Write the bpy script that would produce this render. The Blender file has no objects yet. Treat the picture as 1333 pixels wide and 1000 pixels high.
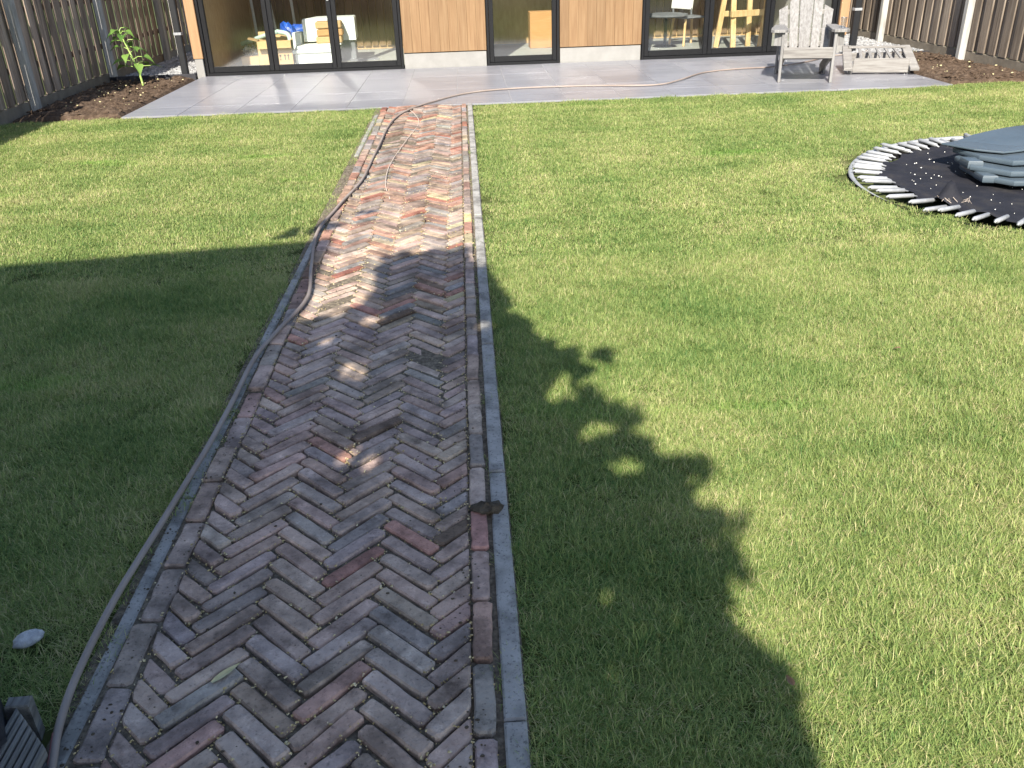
import bpy, math, random
import numpy as np
from mathutils import Vector, Matrix
random.seed(7); rng = np.random.default_rng(7)
R = math.radians
SC = bpy.context.scene
COL = SC.collection

# ------------------------------------------------------------------ camera, sky, sun, exposure
F_PX, PITCH, YAW, ROLL, CAM_H = 1121.28, R(26.87), R(2.327), R(-1.896), 1.5
fw = Vector((math.sin(YAW)*math.cos(PITCH), math.cos(YAW)*math.cos(PITCH), -math.sin(PITCH)))
ri = Vector((math.cos(YAW), -math.sin(YAW), 0)); up = ri.cross(fw)
c_, s_ = math.cos(ROLL), math.sin(ROLL)
r2 = c_*ri + s_*up; u2 = -s_*ri + c_*up
cam_d = bpy.data.cameras.new('camera'); cam = bpy.data.objects.new('camera', cam_d); COL.objects.link(cam)
cam.matrix_world = Matrix(((r2.x, u2.x, -fw.x, 0), (r2.y, u2.y, -fw.y, 0), (r2.z, u2.z, -fw.z, CAM_H), (0, 0, 0, 1)))
cam_d.sensor_width = 36; cam_d.lens = F_PX/1333*36; cam_d.clip_start = .05; cam_d.clip_end = 600
SC.camera = cam

SUN_EL, SUN_AZ = R(38), R(13)
TRAVEL = Vector((math.sin(SUN_AZ)*math.cos(SUN_EL), math.cos(SUN_AZ)*math.cos(SUN_EL), -math.sin(SUN_EL)))
world = bpy.data.worlds.new('World'); SC.world = world; world.use_nodes = True
wn = world.node_tree; bg = wn.nodes['Background']
sky_t = wn.nodes.new('ShaderNodeTexSky'); sky_t.sky_type = 'NISHITA'; sky_t.sun_disc = False
sky_t.sun_elevation = SUN_EL; sky_t.sun_rotation = R(193)
sky_hs = wn.nodes.new('ShaderNodeHueSaturation'); sky_hs.inputs['Saturation'].default_value = 1.0
wn.links.new(sky_t.outputs[0], sky_hs.inputs['Color']); wn.links.new(sky_hs.outputs[0], bg.inputs[0]); bg.inputs[1].default_value = .100
sun_d = bpy.data.lights.new('sun', 'SUN'); sun_d.energy = 5.0; sun_d.angle = R(.53); sun_d.color = (1, .925, .80)
sun = bpy.data.objects.new('sun', sun_d); COL.objects.link(sun)
sun.rotation_euler = TRAVEL.to_track_quat('-Z', 'Y').to_euler(); sun.location = (-3, -8, 12)
SC.view_settings.view_transform = 'Standard'; SC.view_settings.look = 'None'
SC.view_settings.exposure = 1.4; SC.view_settings.gamma = 1; SC.view_settings.use_curve_mapping = False
SC.render.engine = 'CYCLES'
SC.cycles.max_bounces = 8; SC.cycles.transparent_max_bounces = 16; SC.cycles.use_denoising = True
SC.cycles.sample_clamp_indirect = 30; SC.cycles.blur_glossy = 0
SC.cycles.use_guiding = True; SC.cycles.use_surface_guiding = True; SC.cycles.guiding_training_samples = 64   # the glass doors throw sunlight back on the patio

# ------------------------------------------------------------------ materials
MATS = {}
def sock(n, *names):
    for k in names:
        if k in n.inputs: return n.inputs[k]
def ramp(nt, stops):
    r = nt.nodes.new('ShaderNodeValToRGB'); e = r.color_ramp.elements
    while len(e) < len(stops): e.new(.5)
    for el, (p, c) in zip(e, stops): el.position = p; el.color = (*c, 1)
    return r
def nmat(name, stops, scale=4, detail=6, stretch=(1, 1, 1), rough=.7, bump=.3, bscale=None, bstretch=None, coords='Object',
         objrand=0, shift=True, spec=.3, metal=0, base=None, mix=.5, lo=.3, hi=.7, dist=.02, grime=None):
    """Principled material: noise through a colour ramp; objrand varies value per object; base='objcolor' or an attribute name multiplies."""
    m = bpy.data.materials.new(name); m.use_nodes = True; nt = m.node_tree; N = nt.nodes; L = nt.links
    b = N['Principled BSDF']; b.inputs['Roughness'].default_value = rough; b.inputs['Metallic'].default_value = metal
    sock(b, 'Specular IOR Level', 'Specular').default_value = spec
    if coords == 'World':
        g = N.new('ShaderNodeNewGeometry'); vec = g.outputs['Position']
    else:
        g = N.new('ShaderNodeTexCoord'); vec = g.outputs['Object']
    oi = N.new('ShaderNodeObjectInfo')
    if shift and coords != 'World':
        a = N.new('ShaderNodeVectorMath'); a.operation = 'SCALE'; a.inputs[0].default_value = (37, 61, 83)
        L.new(oi.outputs['Random'], a.inputs['Scale'])
        ad = N.new('ShaderNodeVectorMath'); L.new(vec, ad.inputs[0]); L.new(a.outputs[0], ad.inputs[1]); vec = ad.outputs[0]
    def noise(sc, st, det):
        mp = N.new('ShaderNodeMapping'); mp.inputs['Scale'].default_value = st; L.new(vec, mp.inputs[0])
        n = N.new('ShaderNodeTexNoise'); n.inputs['Scale'].default_value = sc; n.inputs['Detail'].default_value = det
        n.inputs['Roughness'].default_value = .62; L.new(mp.outputs[0], n.inputs['Vector']); return n
    n1 = noise(scale, stretch, detail)
    k = len(stops)
    rp = ramp(nt, [(lo + (hi-lo)*i/max(1, k-1), c) for i, c in enumerate(stops)]); L.new(n1.outputs[0], rp.inputs[0])
    col = rp.outputs[0]
    if base:
        if base == 'objcolor': bc = oi.outputs['Color']
        else:
            at = N.new('ShaderNodeAttribute'); at.attribute_name = base; bc = at.outputs['Color']
        mx = N.new('ShaderNodeMix'); mx.data_type = 'RGBA'; mx.blend_type = 'MULTIPLY'; mx.inputs['Factor'].default_value = 1
        L.new(bc, mx.inputs[6]); L.new(col, mx.inputs[7]); col = mx.outputs[2]
    if objrand:
        mr = N.new('ShaderNodeMapRange'); mr.inputs['To Min'].default_value = 1-objrand; mr.inputs['To Max'].default_value = 1+objrand
        L.new(oi.outputs['Random'], mr.inputs[0])
        hs = N.new('ShaderNodeHueSaturation'); L.new(mr.outputs[0], hs.inputs['Value']); L.new(col, hs.inputs['Color']); col = hs.outputs[0]
    if grime:                                              # blotches of dirt in place, and dark pores
        gw = N.new('ShaderNodeNewGeometry')
        for sc_, a0, a1, t0, t1, dt in grime:
            ng_ = N.new('ShaderNodeTexNoise'); ng_.inputs['Scale'].default_value = sc_; ng_.inputs['Detail'].default_value = dt; ng_.inputs['Roughness'].default_value = .65
            L.new(gw.outputs['Position'], ng_.inputs['Vector'])
            mg = N.new('ShaderNodeMapRange'); mg.inputs['From Min'].default_value = a0; mg.inputs['From Max'].default_value = a1; mg.inputs['To Min'].default_value = t0; mg.inputs['To Max'].default_value = t1; L.new(ng_.outputs[0], mg.inputs[0])
            hg = N.new('ShaderNodeHueSaturation'); L.new(mg.outputs[0], hg.inputs['Value']); L.new(col, hg.inputs['Color']); col = hg.outputs[0]
    L.new(col, b.inputs['Base Color'])
    if bump:
        n2 = noise(bscale or scale*3, bstretch or stretch, 8)
        bp = N.new('ShaderNodeBump'); bp.inputs['Strength'].default_value = bump; bp.inputs['Distance'].default_value = dist
        L.new(n2.outputs[0], bp.inputs['Height']); L.new(bp.outputs[0], b.inputs['Normal'])
    MATS[name] = m
    return m

M_plank = nmat('weathered_plank', [(.12, .09, .068), (.24, .185, .145), (.34, .28, .23)], 3, 6, (9, 9, .6), .85, .5, 6, (10, 10, .5), objrand=.28, spec=.15, dist=.006)  # left fence copy, made lighter to offset the shade it stands in
M_plank_r = nmat('sunlit_plank', [(.10, .078, .06), (.185, .15, .12), (.255, .215, .175)], 3, 6, (9, 9, .6), .85, .5, 6, (10, 10, .5), objrand=.22, spec=.15, dist=.006)
M_post = nmat('greyed_post', [(.20, .19, .175), (.30, .295, .28), (.37, .36, .345)], 4, 6, (6, 6, .8), .85, .4, 6, objrand=.1, spec=.15, dist=.005)
M_kick = nmat('gravel_board', [(.13, .11, .085), (.22, .19, .15)], 5, 6, (1, 1, 1), .9, .4, 30, dist=.004)
M_clad = nmat('new_timber_cladding', [(.132, .075, .036), (.168, .102, .051), (.20, .13, .069)], 3, 7, (14, 14, .6), .55, .12, 5, (14, 14, .4), objrand=.10, spec=.3, dist=.003)
M_timb = nmat('pale_timber_post', [(.25, .145, .075), (.30, .185, .10)], 3, 6, (10, 10, .6), .6, .1, 5, spec=.3, dist=.003)
M_plinth = nmat('white_plinth', [(.185, .182, .175), (.225, .222, .214)], 6, 5, rough=.8, bump=.1, bscale=60, dist=.003)
M_frame = nmat('anthracite_aluminium', [(.005, .0053, .0064), (.0075, .008, .0095)], 30, 3, rough=.5, bump=.03, bscale=200, spec=.2)
M_black = nmat('black_downpipe', [(.009, .0095, .011), (.013, .014, .016)], 20, 3, rough=.45, bump=.02, spec=.4)
M_metal = nmat('galvanised_steel', [(.26, .27, .285), (.36, .37, .385)], 30, 4, rough=.5, bump=.08, bscale=120, metal=.35, objrand=.1)
M_white_mt = nmat('white_metal', [(.62, .62, .6), (.7, .7, .69)], 20, 3, rough=.45, bump=.02)
M_tile = nmat('ceramic_patio_tile', [(.155, .158, .18), (.192, .195, .218), (.226, .226, .246)], 1.3, 7, (1.2, 7, 1), .34, .06, 40, objrand=.07, spec=.5, dist=.002)
M_grout = nmat('pale_grout', [(.25, .25, .255), (.31, .31, .315)], 40, 4, rough=.9, bump=.1, coords='World')
M_soil = nmat('garden_soil', [(.035, .024, .017), (.075, .052, .037), (.125, .092, .068)], 16, 9, rough=.95, bump=.9, bscale=60, coords='World', spec=.1)
M_bed = nmat('joint_sand', [(.055, .046, .036), (.125, .105, .08), (.23, .195, .145)], 60, 8, rough=.95, bump=.8, bscale=150, coords='World', spec=.1, dist=.006)
M_turf = nmat('turf_floor', [(.035, .045, .014), (.07, .085, .028), (.11, .11, .05)], 14, 8, rough=.95, bump=.6, bscale=60, coords='World', spec=.05)
M_far = nmat('surrounding_ground', [(.06, .08, .03), (.10, .11, .05)], 1, 6, rough=.95, bump=.2, coords='World', spec=.05)
M_gravel = nmat('grey_gravel', [(.14, .143, .15), (.24, .245, .255), (.37, .37, .375)], 12, 3, rough=.85, bump=.3, bscale=80, coords='World', spec=.2)
M_brick = nmat('fired_brick', [(.45, .42, .40), (.95, .94, .93), (1.15, 1.14, 1.12), (1.45, 1.42, 1.36)], 17, 10, (1, 1, 1), .9, 1.0, 70, base='objcolor', spec=.22, dist=.006, grime=[(5.5, .37, .55, .5, 1.06, 7), (95, .30, .44, .6, 1.03, 4), (26, .56, .74, 1.0, 1.5, 6)], lo=.25, hi=.75)
M_brick_far = nmat('fired_brick_field', [(.7, .66, .64), (1, 1, 1), (1.25, 1.2, 1.15)], 14, 8, (1, 1, 1), .82, .6, 45, base='tint', coords='World', spec=.22, dist=.006, grime=[(5.5, .37, .55, .5, 1.06, 7), (95, .30, .44, .6, 1.03, 4), (26, .56, .74, 1.0, 1.5, 6)], lo=.3, hi=.7)
M_kerb = nmat('concrete_kerb', [(.17, .165, .152), (.265, .256, .24), (.335, .325, .305)], 9, 8, rough=.85, bump=.45, bscale=70, coords='World', spec=.2, dist=.004, grime=[(7, .38, .5, .6, 1, 6), (110, .33, .44, .5, 1.03, 3)])
M_mud = nmat('dried_mud', [(.06, .048, .035), (.12, .10, .075)], 20, 8, rough=.95, bump=.9, bscale=60, coords='World', spec=.1)
M_hose = nmat('faded_garden_hose', [(.17, .135, .118), (.235, .195, .172), (.29, .25, .222)], 2.2, 6, rough=.6, bump=.12, bscale=90, coords='World', spec=.3)
M_string = nmat('white_string', [(.40, .33, .28), (.50, .43, .37)], 30, 3, rough=.9, bump=0)
M_teak = nmat('silvered_teak', [(.115, .11, .108), (.18, .176, .174), (.235, .233, .234)], 4, 8, (13, 13, .8), .85, .35, 10, objrand=.06, spec=.15, dist=.004)
M_teak2 = nmat('silvered_teak_long', [(.12, .112, .107), (.19, .182, .174), (.24, .236, .23)], 4, 8, (.8, 13, 13), .85, .35, 10, objrand=.06, spec=.15, dist=.004)
M_mat = nmat('black_trampoline_mat', [(.009, .0095, .013), (.015, .0155, .021), (.03, .028, .028)], 5, 8, rough=.75, bump=.5, bscale=9, coords='World', spec=.18, dist=.02)
M_pad = nmat('blue_grey_vinyl', [(.05, .07, .088), (.065, .086, .106)], 3, 5, rough=.42, bump=.12, bscale=10, coords='World', spec=.45)
M_pit = nmat('dark_pit_and_gap', [(.006, .006, .007), (.012, .011, .011)], 10, 4, rough=.9, bump=.1, coords='World', spec=.1)
M_petal = nmat('white_petal', [(.7, .68, .62), (.8, .79, .75)], 30, 2, rough=.8, bump=0)
M_seed = nmat('dry_seed', [(.22, .17, .07), (.42, .34, .17), (.58, .52, .36)], 90, 2, rough=.9, bump=0, coords='World', lo=.35, hi=.65)
M_dead = nmat('dead_leaf', [(.10, .06, .035), (.17, .11, .06)], 30, 4, rough=.8, bump=.2)
M_straw = nmat('pale_dry_leaf', [(.42, .38, .2), (.55, .5, .3)], 30, 4, rough=.8, bump=.2)
M_card = nmat('cardboard', [(.46, .30, .15), (.53, .36, .19)], 6, 5, rough=.85, bump=.08, bscale=40)
M_card2 = nmat('brown_cardboard', [(.42, .22, .09), (.5, .28, .13)], 6, 5, (1, 6, 6), rough=.85, bump=.1, bscale=40)
M_foam = nmat('polystyrene', [(.66, .70, .70), (.76, .79, .78)], 20, 4, rough=.85, bump=.15, bscale=120)
M_mint = nmat('mint_plastic_pipe', [(.40, .56, .52), (.5, .64, .6)], 8, 3, rough=.45, bump=0)
M_blue = nmat('blue_plastic_bag', [(.008, .05, .33), (.02, .12, .58)], 9, 4, rough=.3, bump=.6, bscale=12, spec=.5)
M_yel = nmat('yellow_plastic', [(.50, .46, .05), (.60, .55, .09)], 8, 3, rough=.4, bump=.05)
M_greyp = nmat('grey_bag', [(.12, .13, .15), (.20, .21, .23)], 12, 5, rough=.55, bump=.4, bscale=25)
M_print = nmat('dark_print', [(.06, .045, .035), (.08, .06, .045)], 20, 2, rough=.9, bump=0)
M_label = nmat('white_label', [(.7, .69, .66), (.76, .75, .72)], 20, 2, rough=.8, bump=0)
M_ply = nmat('plywood_wall', [(.42, .27, .125), (.50, .34, .175), (.56, .40, .22)], 6, 8, (3, 3, 1), .7, .1, 30, coords='World', spec=.2)
M_slat = nmat('interior_slat', [(.15, .10, .06), (.24, .165, .10)], 4, 6, (8, 8, .6), .75, .2, 6, objrand=.15, spec=.15)
M_inflr = nmat('interior_screed', [(.30, .315, .295), (.38, .39, .365)], 3, 7, rough=.6, bump=.05, coords='World', spec=.3)
M_white = nmat('white_plaster', [(.6, .59, .57), (.66, .65, .63)], 5, 5, rough=.9, bump=.05, coords='World')
M_raw = nmat('raw_spruce', [(.42, .27, .12), (.55, .38, .19), (.62, .46, .26)], 4, 6, (6, 6, 1), .7, .15, 10, spec=.2)
M_roof = nmat('dark_roof', [(.03, .03, .03), (.05, .05, .05)], 5, 4, rough=.9, bump=.2)
M_house = nmat('house_brick', [(.18, .10, .07), (.27, .16, .11)], 6, 6, rough=.9, bump=.4, bscale=30, coords='World')
M_bark = nmat('tree_bark', [(.07, .05, .035), (.13, .10, .075)], 8, 8, (3, 3, .6), .9, .8, 20)
M_deck = nmat('greyed_deck', [(.07, .065, .06), (.14, .135, .125), (.22, .215, .205)], 6, 8, (12, 1, 12), .85, .5, 14, (12, 1, 12), spec=.15, dist=.004)
M_dark = nmat('dark_timber', [(.012, .013, .018), (.03, .032, .04)], 6, 6, (10, 2, 10), .7, .4, 14, spec=.25, dist=.004)
M_stone = nmat('pale_stone', [(.22, .22, .23), (.36, .36, .37), (.52, .52, .52)], 40, 5, rough=.6, bump=.4, bscale=70)
M_edge = nmat('dark_edging_strip', [(.02, .02, .025), (.03, .03, .035)], 20, 3, rough=.6, bump=.1)
M_red = nmat('dark_red_plastic', [(.16, .06, .055), (.2, .075, .07)], 20, 3, rough=.5, bump=0)

def leafmat(name, lo_c, hi_c, transl=.35, straw=None, world_scale=.8, tintattr=True, patch=None):
    m = bpy.data.materials.new(name); m.use_nodes = True; nt = m.node_tree; N = nt.nodes; L = nt.links
    N.remove(N['Principled BSDF']); out = N['Material Output']
    at = N.new('ShaderNodeAttribute'); at.attribute_name = 'tint'
    rp = ramp(nt, [(0, lo_c), (.72, hi_c), (.9, straw or hi_c), (1, straw or hi_c)])
    g = N.new('ShaderNodeNewGeometry')
    if patch:
        mp = N.new('ShaderNodeMapping'); mp.inputs['Scale'].default_value = (.55, 1.5, 1); mp.inputs['Rotation'].default_value = (0, 0, R(-6)); L.new(g.outputs['Position'], mp.inputs[0])
        n = N.new('ShaderNodeTexNoise'); n.inputs['Scale'].default_value = world_scale; n.inputs['Detail'].default_value = 5; n.inputs['Roughness'].default_value = .6
        L.new(mp.outputs[0], n.inputs['Vector'])
        mr = N.new('ShaderNodeMapRange'); mr.inputs['From Min'].default_value = .3; mr.inputs['From Max'].default_value = .7
        mr.inputs['To Min'].default_value = -.21; mr.inputs['To Max'].default_value = .21; L.new(n.outputs[0], mr.inputs[0])
        mp3 = N.new('ShaderNodeMapping'); mp3.inputs['Scale'].default_value = (2.3, .10, 1); mp3.inputs['Rotation'].default_value = (0, 0, R(3)); L.new(g.outputs['Position'], mp3.inputs[0])   # rolled turf strips
        n3 = N.new('ShaderNodeTexNoise'); n3.inputs['Scale'].default_value = 1; n3.inputs['Detail'].default_value = 2; L.new(mp3.outputs[0], n3.inputs['Vector'])
        m3 = N.new('ShaderNodeMapRange'); m3.inputs['From Min'].default_value = .35; m3.inputs['From Max'].default_value = .65; m3.inputs['To Min'].default_value = -.09; m3.inputs['To Max'].default_value = .09; L.new(n3.outputs[0], m3.inputs[0])
        a3 = N.new('ShaderNodeMath'); L.new(m3.outputs[0], a3.inputs[0]); L.new(mr.outputs[0], a3.inputs[1])
        ad = N.new('ShaderNodeMath'); ad.use_clamp = True; L.new(at.outputs['Fac'], ad.inputs[0]); L.new(a3.outputs[0], ad.inputs[1])
        L.new(ad.outputs[0], rp.inputs[0])
        # lush strips: narrow bands along the turf joints
        mp2 = N.new('ShaderNodeMapping'); mp2.inputs['Scale'].default_value = (.5, 1.9, 1); mp2.inputs['Rotation'].default_value = (0, 0, R(-5)); L.new(g.outputs['Position'], mp2.inputs[0])
        n2 = N.new('ShaderNodeTexNoise'); n2.inputs['Scale'].default_value = 1.1; n2.inputs['Detail'].default_value = 3; L.new(mp2.outputs[0], n2.inputs['Vector'])
        m2 = N.new('ShaderNodeMapRange'); m2.inputs['From Min'].default_value = .62; m2.inputs['From Max'].default_value = .76; L.new(n2.outputs[0], m2.inputs[0])
        mx = N.new('ShaderNodeMix'); mx.data_type = 'RGBA'; mx.blend_type = 'MULTIPLY'; mx.inputs[7].default_value = (.62, .95, .5, 1)
        L.new(m2.outputs[0], mx.inputs['Factor']); L.new(rp.outputs[0], mx.inputs[6]); col = mx.outputs[2]
    else:
        L.new(at.outputs['Fac'], rp.inputs[0]); col = rp.outputs[0]
    d = N.new('ShaderNodeBsdfPrincipled'); d.inputs['Roughness'].default_value = .5; sock(d, 'Specular IOR Level', 'Specular').default_value = .28
    t = N.new('ShaderNodeBsdfTranslucent'); mixn = N.new('ShaderNodeMixShader'); mixn.inputs[0].default_value = transl
    L.new(col, d.inputs['Base Color']); L.new(col, t.inputs[0]); L.new(d.outputs[0], mixn.inputs[1]); L.new(t.outputs[0], mixn.inputs[2]); L.new(mixn.outputs[0], out.inputs[0])
    return m
M_grass = leafmat('lawn_grass', (.055, .150, .031), (.345, .408, .132), .42, (.54, .48, .26), 1.4, patch=True)
M_leaf = leafmat('tree_leaf', (.04, .09, .02), (.08, .14, .035), .25)
M_sunf = leafmat('sunflower_leaf', (.075, .16, .03), (.16, .27, .06), .35)
M_stem = nmat('green_stem', [(.24, .36, .09), (.33, .45, .14)], 9, 4, rough=.5, bump=.1)

def glass(name, ior, tint, rough=0.0):
    m = bpy.data.materials.new(name); m.use_nodes = True; nt = m.node_tree; N = nt.nodes; L = nt.links
    N.remove(N['Principled BSDF'])
    t = N.new('ShaderNodeBsdfTransparent'); t.inputs[0].default_value = (*tint, 1)
    g = N.new('ShaderNodeBsdfGlossy'); g.inputs['Roughness'].default_value = rough; g.inputs['Color'].default_value = (.95, .97, 1, 1)
    f = N.new('ShaderNodeFresnel'); gg = N.new('ShaderNodeNewGeometry')
    q1 = N.new('ShaderNodeMath'); q1.operation = 'MULTIPLY_ADD'; q1.inputs[1].default_value = -2; q1.inputs[2].default_value = 1; L.new(gg.outputs['Backfacing'], q1.inputs[0])
    q2 = N.new('ShaderNodeMath'); q2.operation = 'POWER'; q2.inputs[0].default_value = ior; L.new(q1.outputs[0], q2.inputs[1]); L.new(q2.outputs[0], f.inputs[0])   # a thin pane: same index from both sides
    x = N.new('ShaderNodeMixShader'); L.new(f.outputs[0], x.inputs[0]); L.new(t.outputs[0], x.inputs[1]); L.new(g.outputs[0], x.inputs[2]); L.new(x.outputs[0], N['Material Output'].inputs[0])
    return m
M_glass = glass('window_glass', 2.3, (.88, .90, .87), .085)
M_clear = glass('clear_plastic', 2.4, (.74, .77, .80), .3)

# ------------------------------------------------------------------ mesh helpers
class MB:
    def __init__(s): s.v = []; s.f = []
    def add(s, v, f):
        n = len(s.v); s.v += [tuple(p) for p in v]; s.f += [tuple(i+n for i in q) for q in f]; return s
    def box(s, a, b, bev=.004, mat=None):
        """Box with chamfered edges from corner a to corner b; mat = 4x4 to place it."""
        lo = [min(p, q) for p, q in zip(a, b)]; hi = [max(p, q) for p, q in zip(a, b)]
        bev = min(bev, *[(h-l)*.45 for l, h in zip(lo, hi)])
        V = []; idx = {}
        for sx in (0, 1):
            for sy in (0, 1):
                for sz in (0, 1):
                    sg = (sx, sy, sz)
                    for ax in range(3):
                        p = []
                        for k in range(3):
                            e = hi[k] if sg[k] else lo[k]; ins = 0 if k == ax else bev*(-1 if sg[k] else 1)
                            p.append(e+ins)
                        idx[(sg, ax)] = len(V); V.append(p)
        Fc = []
        for ax in range(3):
            o = [k for k in range(3) if k != ax]
            for e in (0, 1):
                q = []
                for (i, j) in ((0, 0), (1, 0), (1, 1), (0, 1)):
                    sg = [0, 0, 0]; sg[ax] = e; sg[o[0]] = i; sg[o[1]] = j; q.append(idx[(tuple(sg), ax)])
                Fc.append(q if (e == 1) == (ax != 1) else q[::-1])
        for ax in range(3):
            o = [k for k in range(3) if k != ax]
            for i in (0, 1):
                for j in (0, 1):
                    s0 = [0, 0, 0]; s1 = [0, 0, 0]; s0[o[0]] = s1[o[0]] = i; s0[o[1]] = s1[o[1]] = j; s1[ax] = 1
                    s0 = tuple(s0); s1 = tuple(s1)
                    Fc.append([idx[(s0, o[0])], idx[(s1, o[0])], idx[(s1, o[1])], idx[(s0, o[1])]])
        for sx in (0, 1):
            for sy in (0, 1):
                for sz in (0, 1):
                    Fc.append([idx[((sx, sy, sz), k)] for k in range(3)])
        if mat is not None: V = [tuple(mat @ Vector(p)) for p in V]
        return s.add(V, Fc)
    def beam(s, p, q, w, t, bev=.003, upv=(0, 0, 1)):
        """Rectangular bar from p to q, w wide sideways, t thick along upv."""
        p = Vector(p); q = Vector(q); d = (q-p); L = d.length; d.normalize(); side = d.cross(Vector(upv)); side.normalize(); u = side.cross(d)
        M = Matrix(((d.x, side.x, u.x, p.x), (d.y, side.y, u.y, p.y), (d.z, side.z, u.z, p.z), (0, 0, 0, 1)))
        return s.box((0, -w/2, -t/2), (L, w/2, t/2), bev, M)
    def tube(s, pts, r, n=8, cap=True):
        pts = [Vector(p) for p in pts]; rs = r if isinstance(r, (list, tuple)) else [r]*len(pts)
        V = []; Fc = []; prev = None
        for i, p in enumerate(pts):
            t = (pts[min(i+1, len(pts)-1)]-pts[max(i-1, 0)]).normalized()
            if prev is None:
                a = t.cross(Vector((0, 0, 1)));  a = a if a.length > .1 else t.cross(Vector((0, 1, 0)))
            else: a = prev - t*prev.dot(t)
            a.normalize(); b = t.cross(a); prev = a
            for k in range(n):
                an = 2*math.pi*k/n; V.append(p+(a*math.cos(an)+b*math.sin(an))*rs[i])
        for i in range(len(pts)-1):
            for k in range(n):
                Fc.append((i*n+k, i*n+(k+1) % n, (i+1)*n+(k+1) % n, (i+1)*n+k))
        if cap: Fc += [tuple(range(n))[::-1], tuple((len(pts)-1)*n+k for k in range(n))]
        return s.add(V, Fc)
    def prism(s, poly, z0, z1, inset=.004, drop=.004, skew=None):
        """Outline extruded from z0 up to z1 with a chamfered upper edge."""
        n = len(poly); xs_ = [p[0] for p in poly]; ys_ = [p[1] for p in poly]; cx = (max(xs_)+min(xs_))/2; cy = (max(ys_)+min(ys_))/2
        kx = max(.3, 1-inset*2/(max(xs_)-min(xs_))); ky = max(.3, 1-inset*2/(max(ys_)-min(ys_)))
        if skew: cx = sum(xs_)/n; cy = sum(ys_)/n; kx = ky = skew
        def shr(k): return [(cx+(x-cx)*kx, cy+(y-cy)*ky) for x, y in poly]
        V = [(x, y, z0) for x, y in poly]+[(x, y, z1-drop) for x, y in poly]+[(x, y, z1) for x, y in shr(inset)]
        Fc = [tuple(range(n))[::-1]]
        for r in (0, 1):
            for i in range(n): j = (i+1) % n; Fc.append((r*n+i, r*n+j, (r+1)*n+j, (r+1)*n+i))
        Fc.append(tuple(range(2*n, 3*n)))
        return s.add(V, Fc)
    def mesh(s, name, mat, smooth=False):
        me = bpy.data.meshes.new(name); me.from_pydata(s.v, [], s.f); me.validate()
        if mat: me.materials.append(mat)
        if smooth: me.polygons.foreach_set('use_smooth', [True]*len(me.polygons))
        me.update(); return me
def link(name, me, parent=None, loc=(0, 0, 0), rz=0):
    o = bpy.data.objects.new(name, me); COL.objects.link(o); o.location = loc
    if rz: o.rotation_euler = (0, 0, rz)
    if parent: o.parent = parent
    return o
def obj(name, mb, mat, parent=None, loc=(0, 0, 0), rz=0, smooth=False): return link(name, mb.mesh(name, mat, smooth), parent, loc, rz)
def tag(o, label=None, cat=None, group=None, kind=None):
    if label: o['label'] = label
    if cat: o['category'] = cat
    if group: o['group'] = group
    if kind: o['kind'] = kind
    return o
def thing(name, label, cat, loc=(0, 0, 0), rz=0, group=None):
    o = bpy.data.objects.new(name, None); COL.objects.link(o); o.location = loc; o.rotation_euler = (0, 0, rz); o.empty_display_size = .1
    return tag(o, label, cat, group)
def B(a, b, bev=.004): return MB().box(a, b, bev)
def smoothpath(pts, k=6):
    P = [Vector(p) for p in pts]; P = [P[0]*2-P[1]]+P+[P[-1]*2-P[-2]]; out = []
    for i in range(1, len(P)-2):
        for j in range(k):
            t = j/k; a, b, c, d = P[i-1], P[i], P[i+1], P[i+2]
            out.append(.5*((2*b)+(c-a)*t+(2*a-5*b+4*c-d)*t*t+(3*b-a-3*c+d)*t**3))
    out.append(P[-2]); return out

PH = (1+5**.5)/2
ICO_V = [(-1, PH, 0), (1, PH, 0), (-1, -PH, 0), (1, -PH, 0), (0, -1, PH), (0, 1, PH), (0, -1, -PH), (0, 1, -PH), (PH, 0, -1), (PH, 0, 1), (-PH, 0, -1), (-PH, 0, 1)]
ICO_F = [(0, 11, 5), (0, 5, 1), (0, 1, 7), (0, 7, 10), (0, 10, 11), (1, 5, 9), (5, 11, 4), (11, 10, 2), (10, 7, 6), (7, 1, 8), (3, 9, 4), (3, 4, 2), (3, 2, 6), (3, 6, 8), (3, 8, 9), (4, 9, 5), (2, 4, 11), (6, 2, 10), (8, 6, 7), (9, 8, 1)]
def stone(b, c, r):
    a = random.uniform(0, 6.28); sx, sy, sz = random.uniform(.7, 1.3), random.uniform(.6, 1.1), random.uniform(.4, .8); V = []
    for x, y, z in ICO_V:
        k = r/1.9*random.uniform(.8, 1.2); x, y = x*math.cos(a)-y*math.sin(a), x*math.sin(a)+y*math.cos(a)
        V.append((c[0]+x*k*sx, c[1]+y*k*sy, c[2]+z*k*sz))
    b.add(V, ICO_F)

# ------------------------------------------------------------------ setting: ground, lawn
P_L, P_R = -.965, .063          # outer edges of the kerbs
PATIO_Y0, PATIO_Y1, PATIO_X0, PATIO_X1 = 9.74, 13.06, -3.70, 5.40
FENCE_L, FENCE_R = -4.92, 6.58
g = MB().add([(-300, -300, -.12), (300, -300, -.12), (300, 300, -.12), (-300, 300, -.12)], [(0, 1, 2, 3)])
tag(obj('ground', g, M_far), 'surrounding ground beyond the garden', kind='structure')
TC, TR = (4.04, 5.56), 1.405    # trampoline
lw = MB()
def sheet(poly, z): lw.add([(x, y, z) for x, y in poly], [tuple(range(len(poly)))])
sheet([(FENCE_L-.3, -2.2), (P_L-.01, -2.2), (P_L-.01, PATIO_Y0), (FENCE_L-.3, PATIO_Y0)], -.022)
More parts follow.
